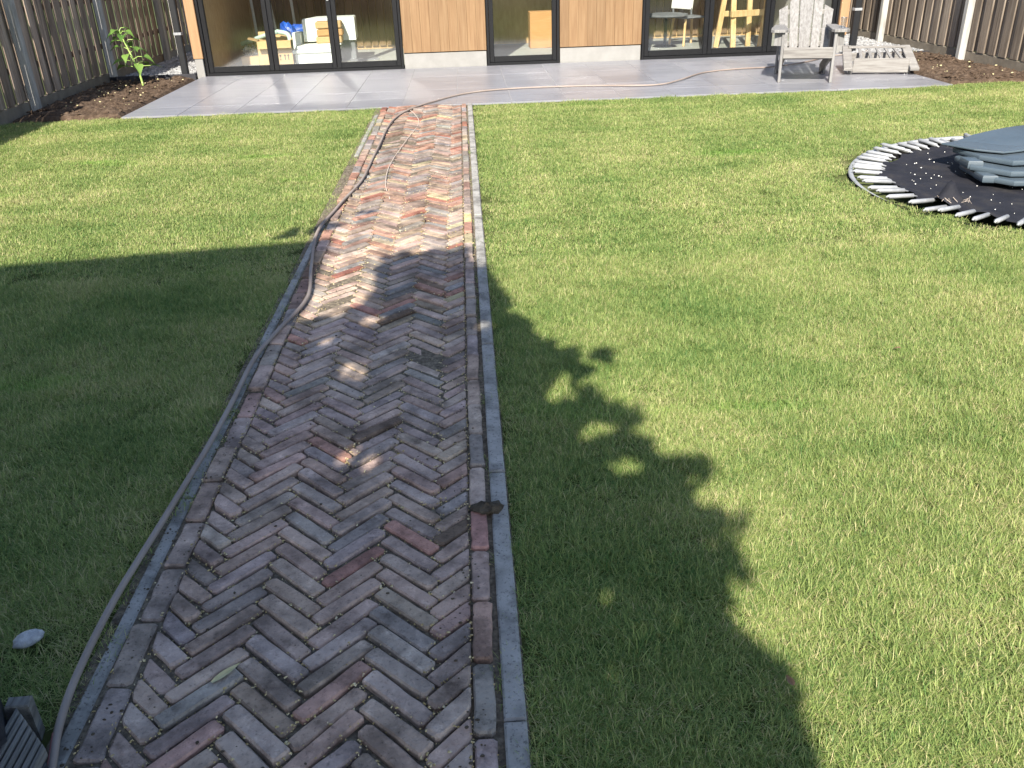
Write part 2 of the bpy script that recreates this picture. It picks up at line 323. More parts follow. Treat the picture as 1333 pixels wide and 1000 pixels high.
# right lawn with a round hole for the trampoline
seg = 48; hole = [(TC[0]+(TR+.03)*math.cos(2*math.pi*i/seg), TC[1]+(TR+.03)*math.sin(2*math.pi*i/seg)) for i in range(seg)]
x0, y0, x1, y1 = P_R, -2.2, FENCE_R+.3, 9.86
def toedge(a):
    c, s = math.cos(a), math.sin(a); t = 1e9
    if c > 1e-6: t = min(t, (x1-TC[0])/c)
    if c < -1e-6: t = min(t, (x0-TC[0])/c)
    if s > 1e-6: t = min(t, (y1-TC[1])/s)
    if s < -1e-6: t = min(t, (y0-TC[1])/s)
    return (TC[0]+c*t, TC[1]+s*t)
angs = sorted(set([2*math.pi*i/seg for i in range(seg)]+[math.atan2(y-TC[1], x-TC[0]) % (2*math.pi) for x in (x0, x1) for y in (y0, y1)]))
inn = [(TC[0]+(TR+.03)*math.cos(a), TC[1]+(TR+.03)*math.sin(a), -.022) for a in angs]; outr = [(*toedge(a), -.022) for a in angs]; n = len(angs)
lw.add(inn+outr, [(i, n+i, n+(i+1) % n, (i+1) % n) for i in range(n)])
tag(obj('lawn', lw, M_turf), 'turf floor of the lawn on both sides of the brick path', kind='structure')

# ------------------------------------------------------------------ brick path
path = obj('path', MB().add([(P_L-.012, -.6, -.011), (P_R+.004, -.6, -.011), (P_R+.004, PATIO_Y0, -.011), (P_L-.012, PATIO_Y0, -.011)], [(0, 1, 2, 3)]), M_bed)
tag(path, 'herringbone brick path from the foreground to the patio', kind='structure')
W, NB = .053, 4; A45 = math.sqrt(.5)
HX0, HX1 = -.838, -.056
PAL_NEAR = [((.35, .262, .215), 6), ((.325, .258, .225), 5), ((.36, .266, .215), 5), ((.33, .258, .22), 5), ((.355, .24, .195), 2), ((.34, .185, .145), .4), ((.28, .24, .212), 2), ((.15, .105, .08), .9)]  # near palette lifted in tone to offset the shade over these bricks
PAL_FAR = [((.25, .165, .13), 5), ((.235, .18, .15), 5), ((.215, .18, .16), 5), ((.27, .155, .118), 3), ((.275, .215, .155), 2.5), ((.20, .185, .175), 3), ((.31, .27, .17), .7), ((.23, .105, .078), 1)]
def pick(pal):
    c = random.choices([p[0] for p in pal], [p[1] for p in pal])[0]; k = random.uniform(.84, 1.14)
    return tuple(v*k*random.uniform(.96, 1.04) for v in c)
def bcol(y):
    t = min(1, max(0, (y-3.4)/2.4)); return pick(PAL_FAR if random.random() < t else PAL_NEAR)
def clip(poly, xa, xb):
    for sgn, lim in ((1, xa), (-1, -xb)):
        out = []
        for i in range(len(poly)):
            a, b = poly[i], poly[(i+1) % len(poly)]; fa, fb = sgn*a[0]-lim, sgn*b[0]-lim
            if fa >= 0: out.append(a)
            if fa*fb < 0: t = fa/(fa-fb); out.append((a[0]+(b[0]-a[0])*t, a[1]+(b[1]-a[1])*t))
        poly = out
        if not poly: return []
    return poly
def area(p): return .5*sum(p[i-1][0]*p[i][1]-p[i][0]*p[i-1][1] for i in range(len(p)))
def rough_outline(poly, step=.045, jit=.0018, cr=.007):
    out = []
    n = len(poly)
    for i in range(n):
        a, b = Vector(poly[i]), Vector(poly[(i+1) % n]); d = b-a; L = d.length
        if L < .004: continue
        c = min(cr, L*.3); d.normalize(); nrm = Vector((-d.y, d.x))
        k = max(1, round((L-2*c)/step))
        for j in range(k+1):
            t = c+(L-2*c)*j/k; out.append(a+d*t+nrm*random.uniform(0, jit))
    return [(p.x, p.y) for p in out]
def brick_mb(poly, step=.038, skew=None): return MB().prism(rough_outline(poly, step, random.uniform(.0018, .0045), random.uniform(.005, .012)), -.05, 0, .0045, .005, skew)
half = .003
full = [(-2*W+half, -W/2+half), (2*W-half, -W/2+half), (2*W-half, W/2-half), (-2*W+half, W/2-half)]
full_meshes = [brick_mb(full).mesh('brick', M_brick) for _ in range(14)]
bricks = []                                 # (centre y, kind, data)
OFF = -.431
for i in range(-60, 340):
    for k in range(-12, 12):
        for H in (True, False):
            cx, cy = ((i+NB/2)*W, (i+.5)*W) if H else ((i+NB+.5)*W, (i+1-NB/2)*W)
            cx += 2*NB*W*k
            X, Y = A45*(cx-cy)+OFF, A45*(cx+cy)+.02
            if not (-1.05 < X < .15 and .35 < Y < PATIO_Y0+.1): continue
            an = R(45) if H else R(135)
            an += R(random.gauss(0, 1.25)); X += random.gauss(0, .0016); Y += random.gauss(0, .002)
            P = [(X+x*math.cos(an)-y*math.sin(an), Y+x*math.sin(an)+y*math.cos(an)) for x, y in full]
            q = clip(P, HX0, HX1)
            q2 = []
            for (x, y) in q: q2.append((x, min(y, PATIO_Y0-.004)))
            if not q2 or abs(area(q2)) < .0022: continue
            whole = abs(area(q2)) > .97*abs(area(P)); bricks.append((sum(p[1] for p in q2)/len(q2), whole, X, Y, an, q2))
bricks.sort(key=lambda b: b[0])
vis = [b for b in bricks if b[0] > 1.0]; hid = [b for b in bricks if b[0] <= 1.0]
def und(x, y): return .004*math.sin(3.1*x+1.7*y)+.003*math.sin(5.3*y-2*x)
joints = []
fld = MB(); fld_cols = []
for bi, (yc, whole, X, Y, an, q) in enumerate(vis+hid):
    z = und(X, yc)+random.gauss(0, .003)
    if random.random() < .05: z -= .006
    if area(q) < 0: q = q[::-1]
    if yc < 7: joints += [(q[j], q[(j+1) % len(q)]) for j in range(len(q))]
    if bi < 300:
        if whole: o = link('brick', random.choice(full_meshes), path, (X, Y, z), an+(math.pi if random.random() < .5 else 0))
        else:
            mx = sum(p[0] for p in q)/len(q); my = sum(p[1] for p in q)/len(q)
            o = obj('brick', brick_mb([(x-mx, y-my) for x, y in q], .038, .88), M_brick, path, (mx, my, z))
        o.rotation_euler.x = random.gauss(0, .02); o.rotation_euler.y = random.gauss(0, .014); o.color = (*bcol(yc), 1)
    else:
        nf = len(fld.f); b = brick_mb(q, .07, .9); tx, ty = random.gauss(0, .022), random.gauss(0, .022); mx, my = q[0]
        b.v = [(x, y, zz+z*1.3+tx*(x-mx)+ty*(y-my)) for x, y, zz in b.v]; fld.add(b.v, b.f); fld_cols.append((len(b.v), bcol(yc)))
o = obj('brick_field', fld, M_brick_far, path); tag(o, kind='stuff')
ca = o.data.color_attributes.new('tint', 'FLOAT_COLOR', 'POINT')
arr = np.concatenate([np.tile((*c, 1), (k, 1)) for k, c in fld_cols]).astype(np.float32)
ca.data.foreach_set('color', arr.ravel())
# single course of edging bricks along both sides
eL, eW = .212, .051
em = [brick_mb([(-eW/2, -eL/2+.002), (eW/2, -eL/2+.002), (eW/2, eL/2-.002), (-eW/2, eL/2-.002)]).mesh('edging_brick', M_brick) for _ in range(8)]
for xc, wv, jit in ((-.027, 1, .001), (-.874, 1.28, .004)):
    y = .55
    while y < PATIO_Y0-.12:
        o = link('edging_brick', random.choice(em), path, (xc+random.gauss(0, jit), y, und(xc, y)+random.gauss(0, .003)+(.003 if xc > -.5 else 0)), R(random.gauss(0, .8)))
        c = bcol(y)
        if xc > -.5 and 1.93 < y < 2.12: c = (.36, .20, .17)
        if xc > -.5 and 5.25 < y < 5.46: c = (.48, .36, .19)
        o.color = (*c, 1); o.scale = (wv, 1, 1); o.rotation_euler.x = random.gauss(0, .015); o.rotation_euler.y = random.gauss(0, .03)
        joints += [((xc-.03, y-.1), (xc-.03, y+.1)), ((xc+.03, y-.1), (xc+.03, y+.1))]*2
        y += eL+.003
# concrete kerbs in metre lengths
for xa, xb, dz in ((.012, .063, .004), (-.955, -.916, -.0095)):
    y = .3
    first = True
    while y < PATIO_Y0-.05:
        L = 1.04 if first and xa > 0 else 1.0; first = False
        y2 = min(y+L, PATIO_Y0-.004)
        poly = [(xa, y+.002), (xb, y+.002), (xb, y2-.002), (xa, y2-.002)]
        obj('kerb_stone', MB().prism(rough_outline(poly, .12, .0012, .003), -.12, dz+random.gauss(0, .002 if xa > 0 else .005), .005, .005), M_kerb, path); y = y2
# seeds and grit lying in the joints
sd = MB()
for _ in range(11000):
    a, b = random.choice(joints); t = random.random()
    x = a[0]+(b[0]-a[0])*t+random.gauss(0, .004); y = a[1]+(b[1]-a[1])*t+random.gauss(0, .004)
    if not (P_L < x < .0 and 1 < y < 6.5) or random.random() > min(1, 3.2/y): continue
    l = random.choice((.0012, .0016, .002, .0025, .0032, .0045)); w = l*random.uniform(.3, .7); an = random.uniform(0, 6.28); c, s = math.cos(an), math.sin(an); z = random.uniform(-.010, .001)+und(x, y)
    sd.add([(x+c*l-s*w, y+s*l+c*w, z), (x-c*l-s*w, y-s*l+c*w, z+.0012), (x-c*l+s*w, y-s*l-c*w, z), (x+c*l+s*w, y+s*l-c*w, z+.002), (x, y, z+.004)], [(0, 1, 4), (1, 2, 4), (2, 3, 4), (3, 0, 4)])
tag(obj('seed_litter', sd, M_seed), 'small yellowish seeds and husks lying in the brick joints', 'seed litter', kind='stuff')

cm = MB()
for _ in range(900):
    y = 1.0+6*random.random()**1.6; x = random.choice((random.uniform(P_L, P_L+.14), random.uniform(HX0, HX1), random.uniform(P_L, P_L+.10), random.gauss(-.06, .03)))
    stone(cm, (x, y, und(x, y)+.001), random.choice((.0016, .0022, .003, .0045)))
tag(obj('soil_crumbs', cm, M_mud), 'dark soil crumbs strewn over the bricks and along the left kerb', 'soil crumbs', kind='stuff')

def lump(name, c, rx, ry, rz, mat, label, cat, seed=1, kind=None, nz=.35, smooth=True, n=14, m=8):
    rr = random.Random(seed); ph = [(rr.uniform(1, 4), rr.uniform(1, 4), rr.uniform(0, 6)) for _ in range(4)]; b = MB(); V = []
    for i in range(m+1):
        th = math.pi*i/m
        for j in range(n):
            p = 2*math.pi*j/n; x, y, z = math.sin(th)*math.cos(p), math.sin(th)*math.sin(p), math.cos(th)
            k = 1+nz*sum(math.sin(a*3*x+q+b_*3*y+2*z) for a, b_, q in ph)/4+rr.uniform(-nz, nz)*.2
            V.append((x*rx*k, y*ry*k, z*rz*k))
    Fc = [(i*n+j, (i+1)*n+j, (i+1)*n+(j+1) % n, i*n+(j+1) % n) for i in range(m) for j in range(n)]
    o = obj(name, b.add(V, Fc), mat, loc=c, smooth=smooth); tag(o, label, cat, kind=kind); return o
lump('mud_clod', (.0, 2.135, .002), .05, .034, .018, M_mud, 'dark crumbled mud clod lying across the right edging bricks and kerb', 'mud', 5, nz=.6)
st = lump('pale_stone', (-1.152, 1.685, .008), .038, .026, .012, M_stone, 'pale oval stone lying in the shaded grass left of the hose', 'stone', 3, nz=.12)
st.rotation_euler = (R(10), R(-8), R(22))

# dry leaf on path, brown leaves on lawn
def leaf_mb(L, Wd, curl=.25, n=6, heart=False):
    b = MB(); V = []; Fc = []
    for i in range(n+1):
        t = i/n; w = Wd*(math.sin(math.pi*min(1, t*.92+.08))**.8)*(1-.35*t if not heart else (1.25-.95*t)); w = max(w, .0005)
        y = L*t; z = -curl*L*t*t
        V += [(-w, y, z+abs(w)*.35), (0, y, z), (w, y, z+abs(w)*.35)]
    for i in range(n):
        for k in (0, 1): a = i*3+k; Fc.append((a, a+1, a+4, a+3))
    return b.add(V, Fc)
o = obj('dry_leaf', leaf_mb(.075, .011, -.1), M_straw, loc=(-.655, 1.50, .008), rz=R(-48)); tag(o, 'pale curled dry leaf lying on shaded bricks near the hose', 'leaf')
o = obj('dry_leaf', leaf_mb(.028, .010, .3), M_dead, loc=(1.69, 3.06, .02), rz=R(60)); tag(o, 'small brown fallen leaf on the open sunlit lawn', 'leaf')
o = obj('dry_leaf', leaf_mb(.026, .010, -.3), M_dead, loc=(.655, 1.36, .03), rz=R(20)); tag(o, 'small brown fallen leaf at the edge of the rounded shadow', 'leaf')

# ------------------------------------------------------------------ patio
pat = obj('patio', MB().box((PATIO_X0+.01, PATIO_Y0+.012, -.1), (PATIO_X1-.01, PATIO_Y1, -.004), .003), M_grout); tag(pat, 'grey ceramic tiled patio before the garden house', kind='structure')
tm = {}
ys = [PATIO_Y0]; y = PATIO_Y0+.55
while y < PATIO_Y1-.1: ys.append(y); y += .6
ys.append(PATIO_Y1-.01)
xs = [PATIO_X0]; x = -3.1
while x < PATIO_X1-.1: xs.append(x); x += .6
xs.append(PATIO_X1)
for i in range(len(xs)-1):
    for j in range(len(ys)-1):
        dx, dy = round(xs[i+1]-xs[i], 3), round(ys[j+1]-ys[j], 3)
        if (dx, dy) not in tm: tm[(dx, dy)] = B((.002, .002, -.02), (dx-.002, dy-.002, 0), .0015).mesh('tile', M_tile)
        o = link('tile', tm[(dx, dy)], pat, (xs[i], ys[j], random.gauss(0, .0006)))

# ------------------------------------------------------------------ soil beds and gravel strips
def bed(name, x0, x1, y0, y1, mat, amp, label, cat, nx, ny, wob=.0):
    V = []; Fc = []; rr = rng.normal(0, 1, (ny+1, nx+1))
    for j in range(ny+1):
        for i in range(nx+1):
            x = x0+(x1-x0)*i/nx; y = y0+(y1-y0)*j/ny
            e = min(1, min(i, nx-i, j, ny-j)/3)
            z = .012+e*(.035*(.5+.5*math.sin(3*x+2*y))+amp*rr[j, i]+amp*1.5*math.sin(11*x+3*y)*math.sin(9*y-2*x))
            V.append((x, y, z if e > 0 else -.03))
    for j in range(ny):
        for i in range(nx): a = j*(nx+1)+i; Fc.append((a, a+1, a+nx+2, a+nx+1))
    b = MB().add(V, Fc)
    for _ in range(int((x1-x0)*(y1-y0)*130)):
        x = random.uniform(x0+.05, x1-.05); y = random.uniform(y0+.05, y1-.05); r = random.uniform(.006, .028)
        stone(b, (x, y, .03+r*.3), r)
    return tag(obj(name, b, mat), label, cat, kind='stuff')
bed('soil_bed', FENCE_L+.03, PATIO_X0-.012, 9.78, 12.78, M_soil, .010, 'dark crumbly soil bed between the left fence and the patio', 'soil', 26, 60)
bed('soil_bed', PATIO_X1+.012, FENCE_R-.03, 9.84, 12.6, M_soil, .010, 'brown soil bed between the patio and the right fence', 'soil', 26, 56)
def gravelbed(x0, x1, y0, y1, label, num):
    b = MB().add([(x0, y0, .0), (x1, y0, .0), (x1, y1, .0), (x0, y1, .0)], [(0, 1, 2, 3)])
    for _ in range(num): stone(b, (random.uniform(x0+.02, x1-.02), random.uniform(y0+.02, y1-.02), random.uniform(.004, .022)), random.uniform(.012, .026))
    return tag(obj('gravel', b, M_gravel), label, 'gravel', kind='stuff')
gravelbed(FENCE_L+.03, -3.80, 12.84, 18, 'grey gravel strip between the left fence and the garden house', 6500)
gravelbed(5.42, FENCE_R-.03, 12.64, 18, 'pale gravel strip between the garden house and the right fence', 6500)
tag(obj('edging_strip', B((FENCE_L+.03, 12.795, -.05), (PATIO_X0-.02, 12.825, .07), .003), M_edge), 'dark edging strip between left soil bed and gravel', 'edging')
tag(obj('edging_strip', B((PATIO_X1+.02, 12.605, -.05), (FENCE_R-.03, 12.63, .03), .003), M_edge), 'dark edging strip between right soil bed and gravel', 'edging')
bits = MB()
for _ in range(60):
    if random.random() < .5: x, y = random.uniform(-4.6, -3.75), random.uniform(9.85, 12.6)
    else: x, y = random.uniform(5.5, 6.45), random.uniform(9.9, 12.5)
    stone(bits, (x, y, .06), random.uniform(.005, .013))
tag(obj('wood_chips', bits, M_straw), 'pale wood chips scattered over both soil beds', 'wood chips', kind='stuff')

# ------------------------------------------------------------------ fences
def fence(x, side, ya, yb, posts, matp, label, H=1.86):
    t = thing('fence', label, 'fence', (x, (ya+yb)/2, 0)); yo = (ya+yb)/2
    meshes = []
    for k in range(6):
        w = (.151 if side > 0 else .157)+random.uniform(-.004, .004); b = MB().box((-.0095, -w/2, .121), (.0095, w/2, H+random.uniform(-.012, .012)), .004)
        sk = random.gauss(0, .004); b.v = [(xx+sk*(zz-.9)*.5, yy+sk*(zz-.9), zz) for xx, yy, zz in b.v]; meshes.append(b.mesh('plank', matp))
    y = ya; i = 0
    while y < yb:
        o = link('plank', random.choice(meshes), t, (side*(-1 if i % 2 else 1)*(.0165 if side > 0 else .0135), y-yo+random.gauss(0, .004), 0))
        o.rotation_euler.z = random.gauss(0, .02)+(math.pi if random.random() < .5 else 0); y += .124; i += 1
    for zz in (.42, 1.0, 1.6): obj('rail', B((-side*.047-.012, ya-yo-.06, zz), (-side*.047+.012, yb-yo, zz+.07), .003), matp, t)
    ps = sorted(posts)
    pm = B((-.045, -.045, -.3), (.045, .045, H+.06), .008).mesh('post', M_post)
    for yp in ps: link('post', pm, t, (side*.072, yp-yo, 0))
    edges = [ya-.1]+ps+[yb]
    for a, b_ in zip(edges[:-1], edges[1:]): obj('gravel_board', B((-.018, a-yo+.005, -.2), (.018, b_-yo-.005, .118), .006), M_kick, t)
    return t
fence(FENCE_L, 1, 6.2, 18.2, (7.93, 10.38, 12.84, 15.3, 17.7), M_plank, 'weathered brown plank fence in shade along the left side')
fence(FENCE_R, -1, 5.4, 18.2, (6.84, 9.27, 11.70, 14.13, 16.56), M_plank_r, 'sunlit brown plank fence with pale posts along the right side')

# ------------------------------------------------------------------ garden house
FY = 13.05
gh = thing('garden_house', 'timber clad garden house with dark folding glass doors behind the patio', 'garden house', (.8, FY+1.5, 0))
def gob(name, mb, mat, parent=gh, smooth=False):
    b = mb; b.v = [(x-.8, y-FY-1.5, z) for x, y, z in b.v]; return obj(name, b, mat, parent, smooth=smooth)
BW = FY+2.85                                     # inner back wall
gob('floor', MB().box((-3.6, FY+.09, -.1), (5.4, BW+.02, .012), .002), M_inflr)
gob('side_wall', MB().box((-3.70, FY+.10, -.05), (-3.56, BW+.1, 2.62), .004), M_ply)
gob('side_wall', MB().box((5.40, FY+.10, -.05), (5.52, BW+.1, 2.62), .004), M_white)
gob('back_wall', MB().box((-3.56, BW+.025, .012), (5.4, BW+.15, 2.62), .004), M_ply)
gob('partition_wall', MB().box((1.62, FY+.75, .012), (1.70, BW, 2.6), .004), M_ply)
gob('partition_wall', MB().box((-.72, FY+.12, .012), (-.64, BW-.9, 2.6), .004), M_ply)
sm = B((-.055, -.012, .06), (.055, .012, 2.55), .004).mesh('wall_slat', M_slat)
x = -3.42
while x < -.75: link('wall_slat', sm, gh, (x-.8, BW-.003-FY-1.5, 0)); x += .128
x = 3.0
while x < 5.35: link('wall_slat', sm, gh, (x-.8, BW-.003-FY-1.5, 0)); x += .128
roof = gob('roof', MB().box((-3.98, FY-.22, 2.63), (5.76, BW+.35, 2.92), .01), M_roof)
gob('fascia', MB().box((-3.99, FY-.245, 2.60), (5.77, FY-.222, 2.95), .004), M_clad)
def cladding(xa, xb):
    gob('plinth', MB().box((xa+.003, FY+.01, -.05), (xb-.003, FY+.14, .20), .003), M_plinth)
    gob('dark_infill', MB().box((xa+.003, FY+.035, .201), (xb-.003, FY+.12, 2.598), .003), M_dark)
    n = 9; w = (xb-xa)/n
    for i in range(n):
        gob('cladding_board', MB().box((xa+i*w+.0007, FY-.008+random.uniform(-.001, .001), .212), (xa+(i+1)*w-.0007, FY+.03, 2.598), .0018), M_clad)
cladding(-.845, .325); cladding(1.372, 2.535)
def door_unit(xa, xb, cuts, handle_at=()):
    # outer frame: sill, jambs, head
    fr = MB(); fr.box((xa+.0345, FY-.004, .0), (xb-.0345, FY+.09, .038), .003).box((xa, FY-.002, 0), (xa+.034, FY+.09, 2.5), .003).box((xb-.034, FY-.002, 0), (xb, FY+.09, 2.5), .003).box((xa, FY-.003, 2.501), (xb, FY+.09, 2.598), .003)
    gob('door_frame', fr, M_frame)
    pos = [xa+.036]+list(cuts)+[xb-.036]
    for i in range(len(pos)-1):
        a, b = pos[i]+.003, pos[i+1]-.003; s = .062
        lf = MB(); z0, z1 = .041, 2.497
        lf.box((a, FY+.012, z0), (a+s, FY+.075, z1), .004).box((b-s, FY+.012, z0), (b, FY+.075, z1), .004)
        lf.box((a+s+.0005, FY+.0125, z0), (b-s-.0005, FY+.0745, z0+.075), .004).box((a+s+.0005, FY+.0125, z1-.07), (b-s-.0005, FY+.0745, z1), .004)
        leaf = gob('door_leaf', lf, M_frame)
        gb = MB().add([(a+s, FY+.045, z0+.075), (b-s, FY+.045, z0+.075), (b-s, FY+.045, z1-.07), (a+s, FY+.045, z1-.07)], [(0, 1, 2, 3)]); p = gob('glass_pane', gb, M_glass, leaf)
        if i in handle_at:
            hb = MB().box((b-.045, FY-.002, .92), (b-.015, FY+.012, 1.12), .003).box((b-.04, FY-.03, 1.03), (b-.02, FY-.002, 1.05), .002).box((b-.15, FY-.05, 1.028), (b-.02, FY-.03, 1.052), .004); gob('handle', hb, M_metal, leaf)
door_unit(-3.63, -.855, (-2.68, -1.80), (1,))
door_unit(.335, 1.362, (), (0,))
door_unit(2.545, 5.365, (3.50, 4.37), (1,))
# corner posts on white feet, downpipes
for xa, xb in ((-3.775, -3.64), (5.375, 5.50)):
    gob('corner_post', MB().box((xa, FY-.03, .235), (xb, FY+.09, 2.598), .006), M_timb)
    gob('post_foot', MB().box((xa+.012, FY-.02, -.05), (xb-.012, FY+.08, .233), .004), M_plinth)
for xc, s in ((-3.90, -1), (5.585, 1)):
    px = xc; dp = gob('downpipe', MB().box((px-.045, FY-.13, -.02), (px+.045, FY-.045, 2.59), .012), M_black)
    for z in (.56, 1.8): gob('bracket', MB().box((px-.052, FY-.138, z), (px+.052, FY-.03, z+.035), .003), M_metal, dp)
gob('corner_trim', MB().box((-3.975, FY-.03, .3), (-3.95, FY+.03, 2.595), .003), M_white_mt)

# ------------------------------------------------------------------ things inside the garden house
def inbox(name, x, y, w, d, h, rz, mat, label, cat, flaps=True, group=None):
    t = thing(name, label, cat, (x, y, .013), R(rz), group)
    b = MB(); k = .006
    b.box((-w/2, -d/2, 0), (w/2, -d/2+k, h), .001).box((-w/2, d/2-k, 0), (w/2, d/2, h), .001).box((-w/2, -d/2+k, 0), (-w/2+k, d/2-k, h), .001).box((w/2-k, -d/2+k, 0), (w/2, d/2-k, h), .001).box((-w/2+k, -d/2+k, .001), (w/2-k, d/2-k, .008), .001)
    obj('box_body', b, mat, t)
    if flaps:
        for (p, q, wd) in (((0, -d/2-.002, h), (0, -d/2-.10, h-.10), w), ((0, d/2, h), (0, d/2+.09, h+.10), w)):
            obj('flap', MB().beam(p, q, wd-.01, .005, .001), mat, t)
        for sx in (-1, 1): obj('flap', MB().beam((sx*w/2, 0, h), (sx*(w/2+.13), 0, h+.04), d-.02, .005, .001), mat, t)
    return t
bx_ = inbox('cardboard_box', -2.87, 14.26, .50, .40, .34, 8, M_card, 'open cardboard box with upright arrow marks behind left folding door', 'box')
pr = MB()
def flat(poly): pr.add([(x, -.2035, z) for x, z in poly], [tuple(range(len(poly)))])
for xo in (.135, .185):
    flat([(xo-.007, .06), (xo+.007, .06), (xo+.007, .12), (xo-.007, .12)]); flat([(xo-.02, .118), (xo+.02, .118), (xo, .15)])
flat([(.05, .14), (.055, .11), (.08, .11), (.085, .14)]); flat([(.064, .075), (.071, .075), (.071, .109), (.064, .109)]); flat([(.05, .062), (.085, .062), (.085, .073), (.05, .073)])
obj('printed_marks', pr, M_print, bx_)
obj('paper_label', MB().box((-.17, -.2045, .24), (-.03, -.2005, .31), .0005), M_label, bx_)
sb = inbox('cardboard_box', -3.27, 14.30, .26, .2, .11, 4, M_card, 'small low cardboard box beside the larger open box', 'box', False)
obj('lid', MB().box((-.131, -.101, .1105), (.131, .101, .116), .001), M_card, sb)
pb = lump('plastic_bag', (-3.26, 14.33, .20), .13, .10, .07, M_clear, 'clear crumpled plastic bag on the small cardboard box', 'bag', 9, nz=.5, smooth=False)
mp = obj('mint_pipe', MB().tube([(-3.55+.1, 14.62, .28), (-2.95, 14.35, .43), (-2.82, 14.32, .455)], .032, 12), M_mint, smooth=True); tag(mp, 'long mint green plastic pipe sticking out left of the cardboard box', 'pipe')
mp = obj('mint_pipe', MB().tube(smoothpath([(-2.84, 14.36, .46), (-2.68, 14.34, .42), (-2.64, 14.3, .33), (-2.64, 14.28, .22)], 5), .034, 12), M_mint, smooth=True); tag(mp, 'bent mint green plastic pipe curving down into the cardboard box', 'pipe')
bb = lump('blue_bag', (-2.66, 14.62, .42), .17, .13, .12, M_blue, 'crumpled bright blue plastic bag behind the cardboard box', 'bag', 4, nz=.55, smooth=False)
inbox('cardboard_box', -2.62, 14.70, .42, .3, .30, 3, M_card, 'cardboard box standing behind the one with arrow marks', 'box')
fo = thing('polystyrene_packaging', 'white polystyrene packing tray with stepped lid on house floor', 'packaging', (-2.20, 13.98, .013), R(3))
obj('tray', MB().box((-.31, -.2, 0), (.31, .2, .17), .015), M_foam, fo); obj('lid', MB().box((-.345, -.23, .172), (.345, .23, .225), .015), M_foam, fo); obj('rim', MB().box((-.30, -.2, .226), (.33, .2, .275), .02), M_foam, fo)
fo = thing('polystyrene_packaging', 'large white polystyrene block with a cut slanting end and dark gap below', 'packaging', (-2.06, 14.45, .013), R(3))
obj('block', MB().prism([(-.36, -.25), (.42, -.25), (.42, .25), (-.18, .25)], .30, .62, .015, .015), M_foam, fo)
obj('support', MB().box((-.28, -.2, 0), (.4, .2, .298), .01), M_greyp, fo)
obj('end_piece', MB().prism([(-.52, -.33), (-.40, -.36), (-.38, -.1), (-.46, -.1)], .16, .44, .01, .01), M_foam, fo)
cr = thing('cardboard_rolls', 'three brown cardboard packs stacked on white polystyrene', 'cardboard pack', (-2.02, 14.05, .30), R(2))
for i, (dx, z) in enumerate(((0, .0), (.02, .10), (.01, .205))): obj('pack', MB().box((-.17+dx, -.13, z), (.21+dx, .13, z+.095), .014), M_card2 if i == 1 else M_card, cr)
obj('pad', MB().box((-.15, -.12, -.028), (.19, .12, -.002), .004), M_foam, cr)
can = thing('yellow_canister', 'yellow plastic canister with a loop handle on the house floor', 'canister', (-3.28, 15.3, .013), R(10))
obj('canister_body', MB().box((-.12, -.09, .0), (.12, .09, .22), .03), M_yel, can); obj('handle', MB().tube(smoothpath([(-.08, 0, .21), (-.08, 0, .30), (0, 0, .33), (.08, 0, .30), (.08, 0, .21)]), .014, 8), M_yel, can, smooth=True)
for a, b, lab in (((-3.36, 15.42, .013), (-3.50, 15.75, 2.0), 'pale pole leaning in the corner by the plywood wall'), ((-3.02, 15.40, .013), (-3.28, 15.78, 2.1), 'pale pole leaning behind the yellow canister'), ((-2.72, 15.42, .013), (-2.86, 15.80, 2.1), 'pale pole leaning against the slats right of the canister')):
    o = obj('leaning_pole', MB().tube([a, b], .022, 10), M_white_mt, smooth=True); tag(o, lab, 'pole', 'poles leaning inside the garden house')
lb = obj('large_carton', MB().box((-.21, -.15, 0), (.21, .15, .55), .006), M_card2, loc=(1.30, 15.2, .013), rz=R(2)); tag(lb, 'tall closed brown carton seen through the middle glass door', 'box')
tl = thing('flat_board', 'grey flat board lying on the house floor behind right leaf', 'board', (-1.55, 14.3, .013), R(15)); obj('board', B((-.22, -.12, 0), (.22, .12, .02)), M_greyp, tl)

# timber trestle and reflection disc behind the right folding door
tr = thing('timber_trestle', 'raw timber trestle stand behind the right folding door', 'trestle', (4.28, 14.15, .013))
for p, q in (((-.36, .0, .0), (-.20, .05, 1.15)), ((-.24, -.52, .0), (-.19, -.1, 1.2)), ((.16, .05, .0), (.12, .05, 1.2)), ((.30, -.12, .0), (.42, -.02, 1.15))):
    obj('leg', MB().beam(p, q, .075, .05, .004, (0, 1, 0)), M_raw, tr)
obj('crossbar', MB().beam((-.27, -.42, .50), (.38, -.14, .50), .05, .085, .004), M_raw, tr); obj('crossbar', MB().beam((-.30, .02, .48), (.18, .1, .48), .045, .08, .004), M_raw, tr)
obj('top_beam', MB().beam((-.34, .0, 1.19), (.5, .02, 1.19), .09, .07, .004), M_raw, tr)
rt = thing('reflection_disc', 'low round grey disc on dark post for a reflection in the glass', 'table', (3.22, 14.6, .013))  # grey disc added to stand for the trampoline's oval reflection
tp = MB().tube([(0, 0, .44), (0, 0, .455), (0, 0, .475), (0, 0, .49)], [.30, .34, .34, .24], 28); obj('disc_top', tp, M_greyp, rt, smooth=False)
obj('leg', MB().tube([(0, 0, 0), (0, 0, .44)], .025, 10), M_black, rt, smooth=True); obj('foot', MB().tube([(0, 0, 0), (0, 0, .02)], [.2, .16], 20), M_black, rt)
rt = thing('side_chair', 'grey moulded chair with timber legs beside the round grey disc', 'chair', (3.62, 14.75, .013), R(20))
obj('seat', B((-.2, -.2, .40), (.2, .2, .43), .012), M_greyp, rt); obj('backrest', MB().beam((-.2, .2, .62), (.2, .2, .58), .02, .16, .006), M_white_mt, rt)
